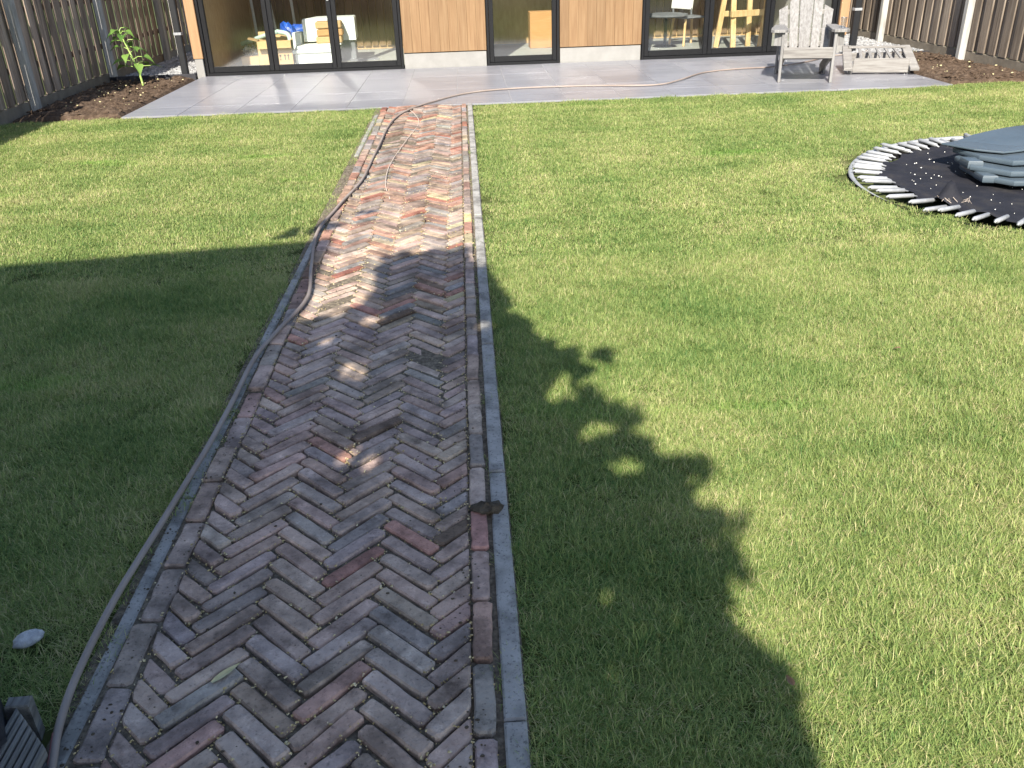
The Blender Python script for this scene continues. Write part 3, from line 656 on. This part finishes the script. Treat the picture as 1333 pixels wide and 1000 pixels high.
for sx in (-1, 1):
    obj('back_post', MB().beam((sx*.17, .19, .43), (sx*.17, .205, .55), .025, .025), M_greyp, rt)
    for sy in (-1, 1): obj('leg', MB().beam((sx*.17, sy*.17, .40), (sx*.21, sy*.21, 0), .035, .035), M_raw, rt)

# ------------------------------------------------------------------ chair, footstool, cup
ch = thing('garden_chair', 'silver grey slatted wooden garden armchair with fan back on patio', 'chair', (3.935, 10.33, 0), R(-15.5))
for s in (-1, 1):
    obj('front_leg', MB().box((s*.285-.016, -.06, 0), (s*.285+.016, .045, .545), .004), M_teak, ch)
    obj('side_rail', MB().beam((s*.255, -.02, .305), (s*.255, .86, .045), .028, .12, .004), M_teak2, ch)
    ar = MB().prism(([(.235, .62), (.235, -.02), (.262, -.09), (.39, -.09), (.425, -.03), (.41, .2), (.34, .62)] if s > 0 else [(-.34, .62), (-.41, .2), (-.425, -.03), (-.39, -.09), (-.262, -.09), (-.235, -.02), (-.235, .62)])[::-1 if False else 1], .546, .576, .004, .004)
    obj('armrest', ar, M_teak, ch)
    obj('arm_bracket', MB().prism([(s*.303, -.03), (s*.303+s*.0, .02), (s*.38, .0)] if s < 0 else [(.303, -.03), (.38, .0), (.303, .02)], .40, .545, .002, .002), M_teak, ch)
obj('seat_apron', MB().box((-.27, -.078, .268), (.27, -.05, .372), .004), M_teak2, ch)
for i in range(6):
    t = i/5; y = -.01+t*.47; z = .365-.15*t
    obj('seat_slat', MB().beam((-.27, y, z), (.27, y, z), .078, .02, .004, (0, .30, 1)), M_teak2, ch)
bx = [(-.225, -.262, .088, .100), (-.118, -.140, .088, .102), (0, 0, .105, .155), (.118, .140, .088, .102), (.225, .262, .088, .100)]
for i, (xb, xt, wb, wt) in enumerate(bx):
    zt = (.775, .835, .865, .835, .775)[i]; y0_, z0_, y1_ = .50, .20, .80
    n = 7; V = []; dirv = Vector((0, y1_-y0_, zt-z0_)).normalized(); nv = Vector((0, dirv.z, -dirv.y))
    out = []
    for k in range(n+1):
        u = -1+2*k/n; slope = {0: .045*(u-1)/2*1.3, 4: -.045*(u+1)/2*1.3, 1: .012*u, 3: -.012*u, 2: -.012*u*u}[i]
        out.append((xt+u*wt/2, 1, slope))
    bot = [(xb+wb/2, 0, 0), (xb-wb/2, 0, 0)]
    prof = out[::-1]; pts = []
    for (x, t, dz) in [(xb-wb/2, 0, 0), (xb+wb/2, 0, 0)]+prof:
        base = Vector((x, y0_, z0_)) if t == 0 else Vector((x, y1_, zt))+dirv*dz
        pts.append(base)
    m_ = len(pts); V = [p-nv*.011 for p in pts]+[p+nv*.011 for p in pts]
    Fc = [tuple(range(m_)), tuple(range(m_, 2*m_))[::-1]]+[(k, k+m_, (k+1) % m_+m_, (k+1) % m_) for k in range(m_)]
    obj('back_slat', MB().add(V, Fc), M_teak, ch)
for z, y in ((.36, .595), (.50, .66), (.70, .76)): obj('back_batten', MB().box((-.28, y, z-.03), (.28, y+.024, z+.03), .004), M_teak2, ch)
for s in (-1, 1): obj('back_leg', MB().beam((s*.285, .60, .545), (s*.285, .72, .0), .028, .07, .004, (0, 1, 0)), M_teak, ch)
cup = thing('plastic_cup', 'clear plastic cup standing on the right arm of chair', 'cup', (4.30, 10.30, .577))
obj('cup_wall', MB().tube([(0, 0, .001), (0, 0, .11)], [.026, .036], 16, False), M_clear, cup, smooth=True)
obj('cup_rim', MB().tube([(.036*math.cos(a*.3927), .036*math.sin(a*.3927), .11) for a in range(17)], .0025, 6), M_clear, cup, smooth=True); obj('cup_base', MB().tube([(0, 0, 0), (0, 0, .003)], .026, 16), M_clear, cup)

fs = thing('footstool', 'low silver grey slatted wooden footstool right of the armchair', 'footstool', (5.0, 10.72, 0), R(-15))
obj('front_apron', MB().box((-.315, -.02, .022), (.315, .008, .185), .004), M_teak2, fs)
obj('back_board', MB().beam((-.33, .46, .265), (.33, .46, .265), .09, .025, .004), M_teak2, fs)
for s in (-1, 1):
    obj('side_board', MB().beam((s*.375, -.09, .065), (s*.345, .52, .265), .105, .036, .005), M_teak2, fs)
    obj('leg', MB().box((s*.33-.016, .03, 0), (s*.33+.016, .1, .075), .003), M_teak, fs); obj('leg', MB().box((s*.33-.016, .40, 0), (s*.33+.016, .46, .20), .003), M_teak, fs)
for xx in (-.22, -.11, 0.0, .11, .22): obj('slat', MB().beam((xx*1.05, .0, .175), (xx*.9, .45, .255), .034, .018, .003), M_teak, fs)
obj('stretcher', MB().box((-.31, .42, .10), (.31, .445, .20), .004), M_teak2, fs)

# ------------------------------------------------------------------ hose and string
hp = [(-.90, 1.16), (-.927, 1.283), (-.958, 1.4), (-.978, 1.56), (-.982, 1.832), (-.958, 2.175), (-.938, 2.525), (-.932, 2.88), (-.928, 3.286), (-.88, 3.605), (-.819, 3.98), (-.871, 4.444), (-.93, 5.088), (-.876, 5.634), (-.793, 6.315), (-.772, 7.388), (-.729, 8.844), (-.509, 9.587), (-.056, 10.346), (.488, 10.627), (1.4, 10.633), (2.193, 10.478), (2.578, 10.767), (3.01, 11.363), (3.522, 11.599), (4.052, 11.679), (4.6, 12.05), (5.1, 12.55), (5.62, 12.75), (5.9, 13.1)]
hs = thing('garden_hose', 'faded brown garden hose snaking along the path onto the patio', 'hose', (-.9, 1.16, 0))
hpts = [Vector((p.x+.9, p.y-1.16,   .0105+max(0, und(p.x, p.y))+.003)) for p in smoothpath([(x, y, 0) for x, y in hp], 9)]
obj('tube', MB().tube(hpts, .0092, 12), M_hose, hs, smooth=True)
rs = MB().tube([p+Vector((-.0068, .0, .0048)) for p in hpts[2:17]], .0029, 6); obj('stripe', rs, M_red, hs, smooth=True)
sp = smoothpath([(-.62, 9.5, .008), (-.53, 9.14, .007), (-.47, 8.606, .007), (-.55, 7.767, .007), (-.622, 6.873, .007), (-.612, 6.25, .007), (-.55, 5.81, .007)], 8)
tag(obj('string', MB().tube(sp, .0032, 6), M_string), 'thin white string lying in a loose curve on the sunlit bricks', 'string')

# ------------------------------------------------------------------ trampoline and folded pads
tp = thing('trampoline', 'sunken round trampoline with bare silver springs and torn black mat', 'trampoline', (TC[0], TC[1], 0))
ring = [(TR*math.cos(2*math.pi*i/72), TR*math.sin(2*math.pi*i/72), -.030+.032*math.sin(2*math.pi*i/72)) for i in range(73)]
obj('frame_ring', MB().tube(ring, .019, 8, False), M_metal, tp, smooth=True)
obj('pit_lining', MB().tube([(0, 0, -.45), (0, 0, -.449), (0, 0, -.01)], [.01, TR+.02, TR+.02], 48, False), M_pit, tp)
V = []; Fc = []; nr, na = 44, 220; RM = 1.195
for i in range(nr+1):
    r = RM*i/nr
    for j in range(na):
        a = 2*math.pi*j/na
        edge = max(0, (i/nr-.8)/.2)
        rr_ = r*(1+edge*(.012*math.sin(40*a)+.018*math.sin(7*a+1)))
        z = -.005-.03*(1-(r/RM)**2)+.012*math.sin(9*a+4*r)*(r/RM)**2*math.sin(5*r)+edge*.02*math.sin(23*a)*math.sin(3*a)
        da = (a-math.radians(200)+math.pi) % (2*math.pi)-math.pi
        z += .13*math.exp(-(da/.06)**2-((r-1.12)/.055)**2)-.05*math.exp(-((da+.12)/.07)**2-((r-1.14)/.07)**2)+.03*math.exp(-((da-.13)/.05)**2-((r-1.15)/.06)**2)
        V.append((rr_*math.cos(a), rr_*math.sin(a), z))
for i in range(nr):
    for j in range(na): Fc.append((i*na+j, (i+1)*na+j, (i+1)*na+(j+1) % na, i*na+(j+1) % na))
obj('jumping_mat', MB().add(V, Fc), M_mat, tp, smooth=True)
spm = MB().tube([(1.40, 0, .016), (1.385, 0, .022), (1.378, 0, .018), (1.205, 0, .008), (1.20, 0, .006), (1.175, 0, .0)], [.006, .007, .0142, .0142, .007, .005], 10).mesh('spring', M_metal, True)
for i in range(80):
    if i in (37, 43): continue
    o = link('spring', spm, tp, (0, 0, random.gauss(0, .002)), 2*math.pi*i/80+random.gauss(0, .006)); o.rotation_euler.y = random.gauss(0, .008)
tn = MB()                                                     # frayed threads where the mat tore
for k in range(9):
    a = R(random.gauss(201, 5)); r = random.uniform(1.12, 1.24); p = Vector((r*math.cos(a), r*math.sin(a), .03))
    tn.tube([p, p+Vector((random.uniform(-.04, .04), random.uniform(-.04, .04), .02)), p+Vector((random.uniform(-.08, .08), random.uniform(-.05, .05), -.005))], .0013, 5)
obj('torn_threads', tn, M_string, tp)
pt = MB()
for _ in range(240):
    a = random.uniform(0, 6.28); r = 1.1*math.sqrt(random.random()); x, y = TC[0]+r*math.cos(a), TC[1]+r*math.sin(a)
    if x > 4.9: continue
    k = random.choice([.0018, .0025, .003, .0038, .0055]); n = 6; z = .0-.03*(1-(r/1.2)**2)+.006
    pt.add([(x+k*random.uniform(.7, 1.3)*math.cos(6.28*i/n), y+k*random.uniform(.7, 1.3)*math.sin(6.28*i/n), z+.003) for i in range(n)]+[(x, y, z+.008)], [(i, (i+1) % n, n) for i in range(n)])
tag(obj('petals', pt, M_petal), 'tiny white petals scattered over the black trampoline mat', 'petals', kind='stuff')
def slab(poly, z0, z1, rnd, lift=None, k=5):
    n = len(poly); V = []; Fc = []; prof = []
    for i in range(k+1):
        a = -math.pi/2+math.pi*i/k; prof.append(((1-math.cos(a))*rnd, (z0+z1)/2+(z1-z0)/2*math.sin(a)))
    for ins, z in prof:
        for i in range(n):
            a, b, c = poly[i-1], poly[i], poly[(i+1) % n]; tx, ty = c[0]-a[0], c[1]-a[1]; l = math.hypot(tx, ty) or 1
            x, y = b[0]-ty/l*ins, b[1]+tx/l*ins; V.append((x, y, z+(lift(x, y) if lift else 0)))
    for r in range(k):
        for i in range(n): j = (i+1) % n; Fc.append((r*n+i, r*n+j, (r+1)*n+j, (r+1)*n+i))
    Fc.append(tuple(range(n))[::-1])
    # domed top as fan rings
    top = [V[k*n+i] for i in range(n)]; cx = sum(p[0] for p in top)/n; cy = sum(p[1] for p in top)/n; base = len(V)
    for s in (.93, .66, .33):
        for p in top:
            x, y = cx+(p[0]-cx)*s, cy+(p[1]-cy)*s; V.append((x, y, z1+(lift(x, y) if lift else 0)+(.0 if s > .9 else .004*(1-s))))
    V.append((cx, cy, z1+(lift(cx, cy) if lift else 0)+.006))
    rings = [k*n, base, base+n, base+2*n]
    for a_, b_ in zip(rings[:-1], rings[1:]):
        for i in range(n): j = (i+1) % n; Fc.append((a_+i, a_+j, b_+j, b_+i))
    for i in range(n): Fc.append((base+2*n+i, base+2*n+(i+1) % n, len(V)-1))
    return MB().add(V, Fc)
def dens(poly, st=.06):
    out = []
    for i in range(len(poly)):
        a, b = Vector(poly[i]), Vector(poly[(i+1) % len(poly)]); k = max(1, int((b-a).length/st))
        for j in range(k): p = a+(b-a)*j/k; out.append((p.x, p.y))
    return out
pd = thing('trampoline_pad', 'folded stack of blue grey padded trampoline covers lying on mat', 'trampoline pad', (4.0, 5.9, .0))
def P2(poly): return dens([(x-4.0, y-5.9) for x, y in poly])
obj('pad_layer', slab(P2([(3.42, 5.62), (3.55, 5.43), (4.1, 5.36), (4.9, 5.40), (4.95, 6.1), (3.7, 6.1), (3.46, 5.95)]), .004, .040, .007, lambda x, y: .002*math.sin(9*x)), M_pad, pd)
obj('pad_layer', slab(P2([(3.40, 5.72), (3.56, 5.50), (4.1, 5.44), (4.9, 5.48), (4.95, 6.12), (3.7, 6.12), (3.44, 6.0)]), .052, .088, .007, lambda x, y: .002*math.sin(8*x+1)), M_pad, pd)
obj('pad_layer', slab(P2([(3.50, 5.80), (3.62, 5.60), (4.2, 5.55), (4.9, 5.60), (4.95, 6.2), (3.7, 6.2), (3.46, 6.08)]), .100, .135, .007, lambda x, y: .003*math.sin(7*x+2)), M_pad, pd)
obj('pad_layer', slab(P2([(3.38, 6.10), (3.50, 5.88), (3.64, 5.76), (3.86, 5.80), (4.2, 5.95), (4.9, 6.12), (4.9, 6.42), (4.2, 6.40), (3.72, 6.32)]), .148, .162, .004, lambda x, y: .055*max(0, min(1, (x+.45)/.9))**1.2+.012*math.sin(6*x+3*y)), M_pad, pd)
for (x, y, z0, z1) in ((3.41, 5.63, .004, .052), (3.39, 5.80, .058, .112)):
    obj('strap', slab(P2([(x, y-.07), (x+.09, y-.10), (x+.11, y+.05), (x+.02, y+.08)]), z0, z1, .008), M_pad, pd)
obj('dark_infill', MB().box((-.40, -.22, .02), (.9, .16, .12), .01), M_pit, pd)  # dark box put between the pads to stand for shade in the gaps

# ------------------------------------------------------------------ young sunflower
sf = thing('sunflower_plant', 'young green sunflower with drooping leaves in the soil bed', 'plant', (-4.25, 12.2, .03))
stem = smoothpath([(0, 0, -.03), (-.02, 0, .15), (-.07, .0, .35), (-.13, .0, .55), (-.16, 0, .66)], 5)
obj('stem', MB().tube(stem, [.015-.008*i/(len(stem)-1) for i in range(len(stem))], 8), M_stem, sf, smooth=True)
for i in range(22):
    t = .30+.70*i/21; p = stem[min(len(stem)-1, int(t*(len(stem)-1)))]; az = i*2.4+.4; pl = .15*(1.15-t)+.04; ll = (.155-.045*t)*random.uniform(.85, 1.15)
    tip = p+Vector((math.cos(az)*pl, math.sin(az)*pl, .035))
    leafo = obj('leaf', leaf_mb(ll, ll*.46, random.uniform(.4, .8), 6, True), M_sunf, sf, loc=tip, smooth=True)
    leafo.rotation_euler = (R(random.uniform(-25, 10)), R(random.uniform(-15, 15)), az-math.pi/2)
    at = leafo.data.attributes.new('tint', 'FLOAT', 'POINT'); v = random.uniform(0, .9); at.data.foreach_set('value', [v]*len(leafo.data.vertices))
    obj('petiole', MB().tube([p, (p+tip)/2+Vector((0, 0, .02)), tip], .0045, 6), M_stem, leafo).matrix_parent_inverse = Matrix()
    q = [c for c in leafo.children][0]; bpy.context.view_layer.update(); q.matrix_parent_inverse = Matrix.LocRotScale(leafo.location, leafo.rotation_euler, None).inverted()

# ------------------------------------------------------------------ low wooden step in the corner
ws = thing('wooden_step', 'weathered grooved wooden step beside the hose in foreground corner', 'step', (-1.0, 1.2, 0))
def q_(x, y): return (x+1.0, y-1.2)
for i in range(7):
    xa = -1.029+i*.0158; xb = xa+.0125; ya = 1.392-(xa+1.029)*1.04; yb = ya-.013
    obj('ridge', MB().prism([q_(xa, .9), q_(xb, .9), q_(xb, yb), q_(xa, ya)], .055, .082-.0005*i, .0028, .004), M_deck, ws)
obj('board', MB().prism([q_(-1.2, .9), q_(-.917, .9), q_(-.917, 1.262), q_(-1.034, 1.384), q_(-1.2, 1.384)], -.02, .056, .003, .003), M_dark, ws)  # coloured dark where shade falls between step and hose
obj('end_board', MB().prism([q_(-1.052, 1.388), q_(-1.0, 1.388), q_(-1.006, 1.420), q_(-1.056, 1.418)], -.02, .086, .003, .003), M_deck, ws)
obj('dark_post', MB().prism([q_(-1.30, .95), q_(-1.06, 1.18), q_(-1.005, 1.30), q_(-1.075, 1.42), q_(-1.30, 1.44)], -.02, .19, .006, .006), M_dark, ws)

# ------------------------------------------------------------------ house and tree behind the viewpoint (unseen; roof and crown shaped so their shade falls on the lawn)
hh = thing('brick_house', 'brown brick house behind the viewpoint shading the left lawn', 'house', (-6, -3, 0))
def hob(name, b, mat, parent=hh): b.v = [(x+6, y+3, z) for x, y, z in b.v]; return obj(name, b, mat, parent)
HT = 4.4
hob('wall', MB().prism([(-11, -6), (-2.35, -6), (-2.35, -.85), (-11, -1.9)], -.1, HT-.25, .003, .003), M_house)
hob('roof', MB().prism([(-11.4, -6.4), (-2.085, -6.4), (-2.085, -.50), (-11.4, -1.62)], HT-.245, HT, .003, .003), M_roof)
hob('door', MB().box((-4.4, -1.02, 0), (-3.5, -.98, 2.1), .01), M_frame)
for xw in (-6.5, -9): hob('window', MB().box((xw-.6, -1.5, .9), (xw+.6, -1.3, 2.2), .01), M_frame)

SHIFT = Vector((TRAVEL.x/-TRAVEL.z, TRAVEL.y/-TRAVEL.z))
edge = [(-.95, 3.62), (-.74, 3.70), (-.57, 3.78), (-.48, 3.97), (-.49, 4.40), (-.42, 4.58), (-.327, 4.56), (-.245, 4.63), (-.072, 4.57), (0, 4.34), (.06, 4.0), (.09, 3.78), (.2, 3.5), (.31, 3.27), (.41, 3.1), (.39, 2.92), (.47, 2.56), (.58, 2.38), (.62, 2.29), (.55, 2.17), (.66, 2.04), (.61, 1.97), (.62, 1.769), (.585, 1.56), (.63, 1.50), (.675, 1.39), (.635, 1.17), (.6, .6), (.5, .1), (-1.2, .1), (-1.2, 3.3)]
def inside(x, y, poly):
    c = False; j = len(poly)-1
    for i in range(len(poly)):
        if (poly[i][1] > y) != (poly[j][1] > y) and x < (poly[j][0]-poly[i][0])*(y-poly[i][1])/(poly[j][1]-poly[i][1])+poly[i][0]: c = not c
        j = i
    return c
tree = thing('tree', 'leafy tree behind the viewpoint with crown shaped to shade the path and lawn', 'tree', (-1.35, -1.9, 0))
cw = MB(); tints = []
def add_leaf(gx, gy, z, L):
    p = Vector((gx-SHIFT.x*z, gy-SHIFT.y*z, z))
    nrm = (-TRAVEL+Vector((random.gauss(0, .55), random.gauss(0, .55), random.gauss(0, .55)))).normalized(); a = nrm.orthogonal().normalized(); a.rotate(Matrix.Rotation(random.uniform(0, 6.28), 3, nrm)); b = nrm.cross(a)
    V = [p+a*(L*u)+b*(L*v)+nrm*(L*w) for u, v, w in ((-1, 0, 0), (-.5, .42, .1), (.2, .5, .12), (1, 0, -.1), (.2, -.5, .12), (-.5, -.42, .1), (-.1, 0, 0))]
    cw.add([(v.x+1.35, v.y+1.9, v.z) for v in V], [(0, 6, 1), (1, 6, 2), (2, 6, 3), (3, 6, 4), (4, 6, 5), (5, 6, 0)]); tints.extend([random.random()*.9]*7)
gaps = [((-.47, 3.68), .085), ((-.52, 3.15), .095), ((-.42, 2.47), .098), ((-.66, 3.46), .072), ((.29, 2.86), .088), ((.30, 3.02), .078), ((.39, 2.57), .088), ((.45, 2.34), .088), ((.02, 3.55), .08)]
edge = [(x-.028 if x > .15 and y > 2.1 else x, y) for x, y in edge]
cnt = 0
while cnt < 13000:
    x, y = random.uniform(-1.2, .75), random.uniform(.1, 4.7)
    if not inside(x, y, edge): continue
    if any((x-gx)**2+(y-gy)**2/1.8 < (r*.95)**2 for (gx, gy), r in gaps): continue
    low = y < 2.0 and x > .2  # small low leaves added to cast the viewer's smooth rounded shadow
    add_leaf(x, y, random.uniform(2.2, 2.9) if low else random.uniform(2.5, 3.7), random.uniform(.03, .05) if low else random.uniform(.045, .085)); cnt += 1
for (x, y, L, k) in ((.50, 3.17, .06, 5), (.40, 3.27, .04, 2), (.455, 2.80, .05, 4), (.50, 2.68, .055, 5), (.54, 2.66, .05, 3), (.70, 2.30, .05, 4), (.66, 2.31, .05, 4), (.71, 2.03, .04, 4), (.67, 2.05, .04, 3), (-.97, 5.22, .08, 6), (-.90, 5.28, .07, 5), (-1.1, 5.12, .08, 6), (-.83, 5.25, .05, 3), (-.68, 5.52, .05, 3), (.13, 3.82, .05, 3), (.05, 4.2, .06, 4)):
    for _ in range(k): add_leaf(x+random.gauss(0, .018), y+random.gauss(0, .03), random.uniform(2.8, 3.4), L)
for i in range(4, len(edge)-9):                                   # single leaves and sprigs round the rim of the crown
    a, b = Vector(edge[i]), Vector(edge[i+1]); d = b-a; nr_ = Vector((d.y, -d.x)).normalized()
    if nr_.dot(a-Vector((-.3, 2.6))) < 0: nr_ = -nr_
    for k in range(max(2, int(d.length/.055))):
        t = random.random(); off = random.uniform(-.02, .05); p = a+d*t+nr_*off; L = random.uniform(.04, .062); z = random.uniform(2.7, 3.4)
        for _ in range(3): add_leaf(p.x+random.gauss(0, .012), p.y+random.gauss(0, .02), z+random.gauss(0, .05), L)
o = obj('crown', cw, M_leaf, tree); at = o.data.attributes.new('tint', 'FLOAT', 'POINT'); at.data.foreach_set('value', tints)
tk = MB().tube(smoothpath([(0, 0, -.1), (.03, .05, .8), (-.02, .08, 1.7), (.1, .2, 2.5), (.2, .4, 3.1)], 4), [.10-.06*i/16 for i in range(17)], 10); obj('trunk', tk, M_bark, tree, smooth=True)
for q in ((.9, 1.6, 2.7), (1.3, .9, 2.6), (.3, 1.8, 3.2), (-.1, 1.0, 3.3), (1.2, -.3, 2.8)):
    obj('limb', MB().tube(smoothpath([(0, .1, 1.9), (q[0]*.4, q[1]*.4+.05, 2.35), q], 4), [.045-.033*i/8 for i in range(9)], 8), M_bark, tree, smooth=True)

# ------------------------------------------------------------------ grass
def tuft(name, nb, rad, L0, L1, wid, seed, lean=(.25, 1.15)):
    g = np.random.default_rng(seed)
    r = rad*np.sqrt(g.random(nb)); a = g.random(nb)*2*np.pi; x = r*np.cos(a); y = r*np.sin(a)
    L = g.uniform(L0, L1, nb); az = g.random(nb)*2*np.pi; th = g.uniform(lean[0], lean[1], nb); cv = g.uniform(.1, .9, nb); w = wid*g.uniform(.7, 1.3, nb)
    dx, dy = np.cos(az), np.sin(az); sx, sy = -dy, dx
    V = np.zeros((nb, 7, 3)); px, py, pz = x.copy(), y.copy(), np.zeros(nb)
    for k in range(4):
        wk = w*(1, .9, .62, 0)[k]/2
        if k < 3:
            V[:, 2*k, 0] = px-sx*wk; V[:, 2*k, 1] = py-sy*wk; V[:, 2*k, 2] = pz
            V[:, 2*k+1, 0] = px+sx*wk; V[:, 2*k+1, 1] = py+sy*wk; V[:, 2*k+1, 2] = pz
            t = th+cv*k*.5; s = L/3; px = px+dx*np.sin(t)*s; py = py+dy*np.sin(t)*s; pz = np.maximum(.003, pz+np.cos(t)*s)
        else: V[:, 6, 0] = px; V[:, 6, 1] = py; V[:, 6, 2] = pz
    me = bpy.data.meshes.new(name)
    i = np.arange(nb)[:, None]*7
    faces = [tuple(q) for q in np.concatenate([i+np.array([0, 1, 3, 2]), i+np.array([2, 3, 5, 4])])]+[tuple(q) for q in i+np.array([4, 5, 6])]
    me.from_pydata(V.reshape(-1, 3).tolist(), [], faces); me.materials.append(M_grass)
    tint = np.clip(g.normal(.5, .2, nb), 0, .88); dead = g.random(nb) < .07; tint[dead] = g.uniform(.85, 1, dead.sum())
    at = me.attributes.new('tint', 'FLOAT', 'POINT'); at.data.foreach_set('value', np.repeat(tint, 7).astype(np.float32)); me.update()
    return bpy.data.objects.new(name, me)
near_t = [tuft('grass_tuft', 680, .09, .014, .036, .0016, s, (.3, 1.4)) for s in range(5)]+[tuft('grass_tuft', 520, .10, .022, .050, .0017, 40, (.3, 1.35))]
far_t = [tuft('grass_tuft', 420, .125, .014, .034, .0026, 20+s, (.3, 1.4)) for s in range(5)]
def points(near):
    out = []
    ylo, yhi = (.7, 4.6) if near else (4.3, 10)
    d = .078 if near else .098
    for yy in np.arange(ylo, yhi, d):
        for xx in np.arange(-5.1, 6.8, d):
            x = xx+rng.uniform(-.6, .6)*d; y = yy+rng.uniform(-.6, .6)*d
            f = (y-4.3)/.3
            if near and f > rng.random(): continue
            if not near and f < rng.random(): continue
            if abs(x) > .72*y+1.1: continue
            m = .030 if near else .040
            if P_L-m+.012 < x < P_R+m-.012: continue
            if y > PATIO_Y0-.07 and x < PATIO_X1+.03: continue
            if y > 9.82 or x < FENCE_L+.08 or x > FENCE_R-.08: continue
            if math.hypot(x-TC[0], y-TC[1]) < TR+.06+.05*max(-2.2, min(1, (y-TC[1]+.45)/.35)): continue
            if x < -.90 and y < 1.5 and x > -1.4: continue
            if math.hypot((x+1.152)/.085, (y-1.70)/.075) < 1: continue
            out.append((x, y, -.02))
    return out
def scatter(name, pts, tufts, label):
    me = bpy.data.meshes.new(name); me.from_pydata(pts, [], []); me.materials.append(M_grass)
    o = bpy.data.objects.new(name, me); COL.objects.link(o)
    ng = bpy.data.node_groups.new(name, 'GeometryNodeTree'); ng.interface.new_socket('Geometry', in_out='INPUT', socket_type='NodeSocketGeometry'); ng.interface.new_socket('Geometry', in_out='OUTPUT', socket_type='NodeSocketGeometry')
    N = ng.nodes; L = ng.links; gi = N.new('NodeGroupInput'); go = N.new('NodeGroupOutput')
    ip = N.new('GeometryNodeInstanceOnPoints'); jn = N.new('GeometryNodeJoinGeometry')
    for t in tufts:
        oi = N.new('GeometryNodeObjectInfo'); oi.inputs['Object'].default_value = t; oi.inputs['As Instance'].default_value = True; L.new(oi.outputs['Geometry'], jn.inputs[0])
    L.new(gi.outputs[0], ip.inputs['Points']); L.new(jn.outputs[0], ip.inputs['Instance']); ip.inputs['Pick Instance'].default_value = True
    rv = N.new('FunctionNodeRandomValue'); rv.data_type = 'FLOAT_VECTOR'; rv.inputs[0].default_value = (-.08, -.08, 0); rv.inputs[1].default_value = (.08, .08, 6.283); L.new(rv.outputs[0], ip.inputs['Rotation'])
    rsn = N.new('FunctionNodeRandomValue'); rsn.data_type = 'FLOAT'; rsn.inputs[2].default_value = .8; rsn.inputs[3].default_value = 1.2; L.new(rsn.outputs[1], ip.inputs['Scale'])
    L.new(ip.outputs[0], go.inputs[0])
    md = o.modifiers.new('scatter', 'NODES'); md.node_group = ng
    return tag(o, label, 'grass', kind='stuff')
scatter('grass', points(True), near_t, 'fine lawn grass in the foreground on both sides of the path')
scatter('grass', points(False), far_t, 'fine sunlit lawn grass farther back towards the patio')
